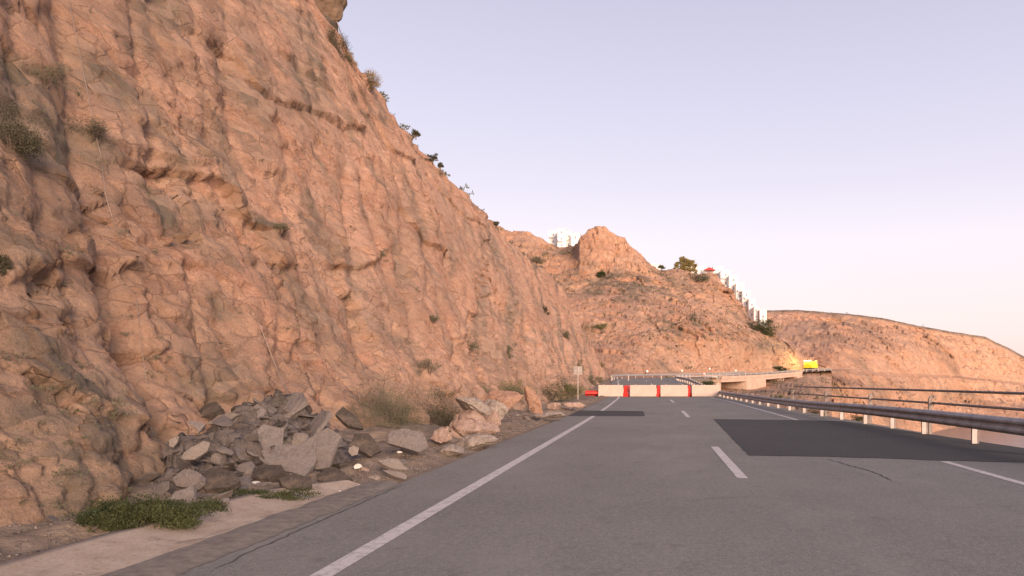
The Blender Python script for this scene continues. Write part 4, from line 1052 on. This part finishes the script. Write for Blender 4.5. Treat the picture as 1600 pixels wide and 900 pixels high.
# ------------------------------------------------------------- stones, slabs and boulders
def rock_mesh(rad, seed, sub=3, rough=.35):
    bm = bmesh.new(); bmesh.ops.create_icosphere(bm, subdivisions=sub, radius=1)
    rnd = np.random.default_rng(seed); planes = rnd.normal(size=(11, 3)); planes /= np.linalg.norm(planes, axis=1)[:, None]; dd = .42+rnd.random(11)*.36
    P = np.array([v.co[:] for v in bm.verts])
    for n, d in zip(planes, dd):
        k = P@n-d; P = P-np.where(k > 0, k, 0)[:, None]*n*.93
    P = P*(1+.16*fbm(P*1.6+seed, 4)[:, None]+.05*fbm(P*6+seed, 2)[:, None])
    P = P*np.array(rad)
    for v, c in zip(bm.verts, P): v.co = c
    return bm
def rock(loc, rad, label, mat, seed, cat='boulder', name='boulder', rot=(0, 0, 0), group=None, sub=4):
    bm = rock_mesh(rad, seed, sub); o = bm_obj(name, bm, M[mat], smooth=False); o.location = loc; o.rotation_euler = rot
    return tag(o, label, cat, group)
def rock_px(px, py, wpx, hpx, label, mat, seed, D, rot=(0, 0, 0), depth=.8, **k):
    c = W(px, py, D); kk = 1.15 if k.get('name') == 'stone' else 1.5; w = wpx*D/F/2*kk; h = hpx*D/F/2*kk
    return rock(c, (w, w*depth, h), label, mat, seed, rot=rot, **k)
rock_px(738, 634, 44, 24, 'pale grey flat-topped boulder resting on the pink ones', 'boulder_grey', 31, 16.6, (0, .25, 0))
rock_px(740, 652, 40, 22, 'pink boulder directly under the pale grey one', 'boulder', 32, 16.5)
rock_px(741, 670, 50, 24, 'wide tan boulder at the bottom of the boulder stack', 'boulder', 33, 16.0, (0, .1, .4))
rock_px(716, 679, 18, 26, 'narrow upright tan stone left of the boulder stack', 'boulder', 34, 15.8)
rock_px(790, 627, 44, 34, 'orange-pink angular boulder tilted above the gravel', 'boulder_or', 37, 18.6, (0, -.15, .4))
rock_px(768, 640, 34, 26, 'grey-purple boulder between the stack and the orange boulder', 'boulder_grey', 39, 18.0)
rock_px(833, 625, 18, 36, 'slender pink pointed stone leaning to the left', 'boulder_or', 41, 21.0, (0, -.55, 0))
rock_px(688, 681, 26, 24, 'rounded pink stone below the dark bush', 'boulder', 43, 14.6)
rock_px(770, 655, 24, 18, 'small tan rock at the foot of the grey-purple boulder', 'boulder', 44, 17.4)
rock_px(698, 709, 50, 17, 'flat tan slab of rock lying at the asphalt edge', 'boulder_grey', 45, 13.4, (0, -.2, .3))
rock_px(740, 694, 60, 20, 'low crumbling tan rock at the road edge below the stack', 'boulder_grey', 46, 14.9, (0, -.1, 0))
rock_px(855, 648, 34, 9, 'low flat tan stone by the road under the leaning stone', 'boulder_grey', 47, 24.5)
rock_px(898, 632, 30, 9, 'low pale rubble stone near the dark strip end', 'boulder', 48, 33)
rock_px(866, 634, 18, 9, 'little pink stone right of the leaning stone', 'boulder', 49, 28)
rock_px(566, 740, 19, 18, 'round tan stone in front of the heap', 'boulder', 51, 10.4, name='stone', cat='stone')
for i, (px, py, w_, h_, D, lab) in enumerate([(560, 760, 11, 8, 9.3, 'bright white stone above the pair near the road edge'), (533, 769, 10, 8, 8.9, 'upper white stone of the pair near the end of the gutter'), (526, 776, 9, 6, 8.7, 'lower white stone of the pair near the end of the gutter'),
                                         (559, 730, 12, 10, 10.5, 'greenish white stone above the round tan stone'), (400, 755, 22, 8, 9.0, 'white brick-like chip in the middle of the heap'), (624, 707, 9, 6, 11.9, 'small white chip below the long lying slab'), (341, 796, 8, 9, 7.6, 'small white chip beside the gutter edge')]):
    rock_px(px, py, w_, h_, lab, 'chalk', 70+i, D, name='stone', cat='stone', sub=2)
rock_px(587, 748, 24, 12, 'pale greenish flat stone right of the round tan stone', 'boulder_grey', 90, 10.0, name='stone', cat='stone')
M['rim_rock'] = simple('brown_rim_rock', (.13, .085, .055), (.28, .19, .13), 1.6, .95, .08)
# overhanging rock at the rim, top of the picture
c = W(497, 0, 36.5)
rock((c.x+.25, 36.4, c.z+.55), (1.1, 1.6, 1.7), 'overhanging brown rock jutting from the top of the rim', 'rim_rock', 61, rot=(0, .2, 0))
rock((c.x+.1, 36.9, c.z-1.0), (.75, .9, 1.1), 'dark rock wedged under the overhanging one', 'slab_dark', 62)
def slab(name, px, py, wpx, hpx, D, label, mat, seed, roll=0, pitch=0, thick=.13, group=None, cat='slab', yaw=0):
    """irregular broken plate; face towards the viewer, tilted back by pitch"""
    rnd = random.Random(seed); c = W(px, py, D); w = wpx*D/F/2; h = hpx*D/F/2/max(.35, math.cos(pitch))
    n = rnd.randint(5, 8); bm = bmesh.new(); top = []; bot = []
    for k in range(n):
        a = k/n*6.283+rnd.uniform(-.33, .33); r = rnd.uniform(.72, 1.2)
        x, z = math.cos(a)*w*r, math.sin(a)*h*r
        top.append(bm.verts.new((x, -thick/2, z))); bot.append(bm.verts.new((x*rnd.uniform(.9, 1.02), thick/2, z*rnd.uniform(.9, 1.02))))
    bm.faces.new(top[::-1]); bm.faces.new(bot)
    for k in range(n): bm.faces.new((top[k], top[(k+1) % n], bot[(k+1) % n], bot[k]))
    bmesh.ops.recalc_face_normals(bm, faces=bm.faces)
    bmesh.ops.subdivide_edges(bm, edges=bm.edges, cuts=2, use_grid_fill=True)
    bmesh.ops.triangulate(bm, faces=bm.faces)
    for v in bm.verts:
        q = np.array(v.co)*6+seed; d = .022*np.array([pnoise(q), pnoise(q+9), pnoise(q+19)]); v.co += Vector(d)
    o = bm_obj(name, bm, M[mat]); o.location = c; o.rotation_euler = Euler((-pitch, roll, yaw), 'ZXY')
    return tag(o, label, cat, group)
SL = [ # px,py,w,h,D,label,mat,roll,pitch
    (412, 690, 60, 62, 10.6, 'big rounded grey asphalt slab standing in the middle of the heap', 'slab', .3, .6),
    (500, 705, 78, 66, 10.6, 'biggest smooth grey slab on the right side of the heap', 'slab', -.35, .55),
    (455, 720, 90, 50, 10.2, 'wide grey slab lying low between the two big slabs', 'slab', .1, .9),
    (440, 640, 90, 46, 12.6, 'gritty grey slab at the very top of the heap', 'slab', -.1, .8),
    (495, 665, 60, 40, 12.0, 'grey slab on the upper right shoulder of the heap', 'slab', -.5, .7),
    (395, 650, 50, 40, 12.0, 'grey slab left of the top slab', 'slab', .5, .7),
    (325, 645, 50, 22, 11.6, 'dark curved slab at the upper left of the heap', 'slab_dark', -.3, .7),
    (350, 655, 66, 14, 11.4, 'thin tilted slab edge at the upper left of the heap', 'slab_pale', -.2, .2),
    (300, 672, 34, 26, 11.0, 'grey slab at the left shoulder of the heap', 'slab', .4, .7),
    (350, 672, 60, 30, 11.2, 'brown-grey slab below the thin tilted edge', 'slab_dark', -.15, .8),
    (305, 706, 50, 20, 9.4, 'pale curved slab poking out on the left of the heap', 'slab_pale', -.45, .5),
    (272, 692, 13, 22, 9.8, 'small upright pale slab at the left end of the heap', 'slab_pale', .5, .1),
    (360, 700, 60, 12, 10.2, 'slab seen edge-on above the dark hollow', 'slab_pale', -.3, .15),
    (338, 718, 12, 24, 9.6, 'narrow pale slab standing in the dark hollow', 'slab_pale', -.2, .1),
    (298, 750, 52, 30, 8.7, 'grey square slab above the green growth', 'slab', .15, .5),
    (290, 776, 44, 18, 8.2, 'pale wedge slab low on the left by the green growth', 'slab_pale', -.15, .8),
    (300, 795, 34, 24, 7.9, 'grey slab just behind the gutter edge', 'slab', .2, .6),
    (345, 790, 18, 34, 7.9, 'thin slab leaning right beside the gutter', 'slab_pale', .8, .1),
    (345, 750, 60, 30, 8.9, 'dark reddish slab in the lower middle of the heap', 'slab_dark', .1, .9),
    (420, 742, 60, 24, 9.6, 'dark slab under the big rounded slab', 'slab_dark', -.1, .9),
    (520, 745, 60, 24, 9.9, 'dark mossy slab below the biggest slab', 'slab_dark', .1, .9),
    (568, 692, 56, 36, 11.6, 'rust-brown slab right of the heap under the grey brush', 'slab_dark', .35, .6),
    (640, 688, 78, 34, 12.8, 'long grey slab lying between the heap and the round stone', 'slab', .35, .7),
    (615, 728, 46, 16, 11.0, 'tan slab lying with a crumbled edge near the road', 'slab_pale', .35, .8),
    (620, 742, 40, 10, 10.6, 'thin grey slab tucked under the tan one near the road', 'slab', .3, .6),
    (552, 704, 14, 16, 10.9, 'small upright slab piece right of the biggest slab', 'slab_pale', .6, .2),
    (545, 655, 60, 18, 12.6, 'dark slab sliding down the right shoulder of the heap', 'slab_dark', .6, .7),
    (470, 690, 26, 36, 11.0, 'small slab wedged between the two big slabs', 'slab_pale', .2, .4),
    (380, 735, 40, 22, 9.7, 'grey slab left of the white chip', 'slab', -.2, .8),
    (460, 755, 50, 20, 9.2, 'dark broken slab low in the heap near the gutter', 'slab_dark', .1, .8),
]
for i, (px, py, w_, h_, D, lab, mat, roll, pitch) in enumerate(SL):
    slab('asphalt_slab', px, py, w_, h_, D-.40, lab, mat, 100+i, roll, pitch, yaw=random.uniform(-.4, .4), thick=.06+.04*random.random())
# heap core: earth and crumbs between the slabs, one uncountable mass
def heap():
    ys = np.linspace(7.4, 13.9, 170); xs = np.linspace(-8.1, -4.35, 110); Yv, Xv = np.meshgrid(ys, xs, indexing='ij')
    q = np.stack([Xv, Yv, Yv*0], -1)
    env = .92*np.exp(-((Yv-12.2)/1.5)**2-((Xv+6.45)/1.05)**2)+.40*np.exp(-((Yv-10.5)/1.3)**2-((Xv+5.35)/.6)**2)+.42*np.exp(-((Yv-9.7)/1.3)**2-((Xv+6.1)/.8)**2)+.22*np.exp(-((Yv-8.5)/.6)**2-((Xv+5.3)/.35)**2)
    f, e = facets(q*np.array([2.4, 2.4, 1])+.3*fbm(q*2, 2)[..., None], .8); f2_, _ = facets(q*7, .8)
    h = -.15+1.15*env*(1+.2*fbm(q*1.5, 3))+(.22*f+.07*f2_)*np.clip(env*3, 0, 1)
    V = np.stack([Xv, Yv, h], -1).reshape(-1, 3)
    o = mesh_obj('rubble', V, grid_faces(170, 110)[:, ::-1], M['heap']); tag(o, 'dark earth and crumbled asphalt filling the rubble heap', 'rubble', kind='stuff')
M['heap'] = slabmat('heap_earth', (.055, .045, .038), (.185, .155, .14))
heap()
# loose fragments
BV.append(BVHTree.FromObject(bpy.data.objects['rubble'], bpy.context.evaluated_depsgraph_get()))
def drop2(x, y):
    z = -99
    for k in (3, 5):
        r = BV[k].ray_cast(Vector((x, y, 5)), Vector((0, 0, -1)))
        if r[0] is not None: z = max(z, r[0].z)
    return z
protos = []
for i in range(8):
    bm = rock_mesh((1, .9, .6), 200+i, 2) if i in (3, 4, 7) else rock_mesh((1, .8, .22), 200+i, 2); me = bpy.data.meshes.new('fragment'); bmesh.ops.recalc_face_normals(bm, faces=bm.faces); bm.to_mesh(me); bm.free()
    me.materials.append(M[['slab', 'slab_pale', 'slab_dark', 'slab', 'boulder_grey', 'slab', 'slab_dark', 'boulder_grey'][i]]); protos.append(me)
rnd = random.Random(77)
def frag(x, y, s, me, name, label, cat, group):
    o = bpy.data.objects.new(name, me); C.objects.link(o); o.location = (x, y, drop2(x, y)+s*.25); o.scale = (s, s*rnd.uniform(.6, 1), s*rnd.uniform(.5, 1)); o.rotation_euler = (rnd.uniform(-.7, .7), rnd.uniform(-.2, .9), rnd.random()*6)
    tag(o, label, cat, group)
for k in range(330):
    y = rnd.gauss(10.3, 1.6); x = -5.25-.22*(y-9)+rnd.gauss(0, .55)
    if x > -4.5 or y < 7.8: continue
    frag(x, y, .04+rnd.random()**1.6*.17, protos[rnd.choice([0, 0, 1, 2, 3, 3, 5, 6])], 'fragment', 'broken grey fragment lying loose on the rubble heap', 'fragment', 'loose fragments on the rubble heap')
for k in range(110):
    y = rnd.uniform(9.3, 36); x = -3.75-rnd.random()**1.3*1.6
    frag(x, y, .02+rnd.random()**3*.11+(.03 if y > 14 else 0), protos[rnd.choice([1, 3, 4, 6, 7])], 'stone', 'small loose stone scattered on the strip beside the asphalt', 'stone', 'loose stones along the left road edge')
for k in range(50):
    y = rnd.uniform(5.2, 8.2); x = -4.75-rnd.random()*.8
    frag(x, y, .015+rnd.random()**2*.06, protos[rnd.choice([3, 4, 7])], 'stone', 'small loose stone on the dirt behind the concrete gutter', 'stone', 'loose stones behind the gutter')
def gravel():
    V = []; Fs = []; n0 = 0
    N = 6000
    y = 9+28*RNG.random(N)**1.4; x = -3.55-np.abs(RNG.normal(size=N))*.7
    y2 = 4+6*RNG.random(1500); x2 = -4.7-RNG.random(1500)*1.3; y = np.concatenate([y, y2]); x = np.concatenate([x, x2])
    tet = np.array([(1, 0, -.3), (-.5, .8, -.3), (-.5, -.8, -.3), (0, 0, .8)]); fc = np.array([(0, 1, 3), (1, 2, 3), (2, 0, 3), (0, 2, 1)])
    for a, b in zip(x, y):
        s = .006+.016*random.random()**2; t = random.random()*6.28; c, si = math.cos(t), math.sin(t)
        R = np.array([[c, -si, 0], [si, c, 0], [0, 0, 1]]); z = drop2(a, b)
        if z < -1: continue
        V.append(tet@R.T*s+np.array([a, b, z+s*.3])); Fs.append(fc+n0); n0 += 4
    o = mesh_obj('gravel', np.vstack(V), np.vstack(Fs), M['boulder_grey']); tag(o, 'fine pale gravel spilling over the road edge', 'gravel', kind='stuff')
gravel()

# ------------------------------------------------------------- cables on and above the cliff
def cable(pts, label, r=.012, free=False):
    P = []
    for q in pts:
        if len(q) == 3: P.append(W(*q))
        else:
            h = hit(q[0], q[1], (0,)); P.append(h[0]+Vector((.08, 0, .04)) if h else W(q[0], q[1], 37))
    bm = bmesh.new(); tube(bm, catmull(P, 5), r, 5); o = bm_obj('cable', bm, M['wire'], smooth=True); tag(o, label, 'cable')
cable([(100, 0), (118, 90), (132, 160), (145, 225), (152, 250)], 'thin steel cable hanging down the upper left of the face', .006)
cable([(152, 262), (158, 310), (170, 350), (180, 375)], 'short lower steel cable on the left of the face', .005)
cable([(395, 500), (430, 590), (445, 625)], 'thin cable down the face above the rubble heap', .006)
cable([(205, 470), (212, 540), (222, 610)], 'thin pale cable down the lower left face', .004)
cable([(522, 22, 37), (533, 52, 36.9), (545, 80, 36.7), (553, 100, 36.5)], 'slack dark cable slanting against the sky below the overhanging rock', .022)
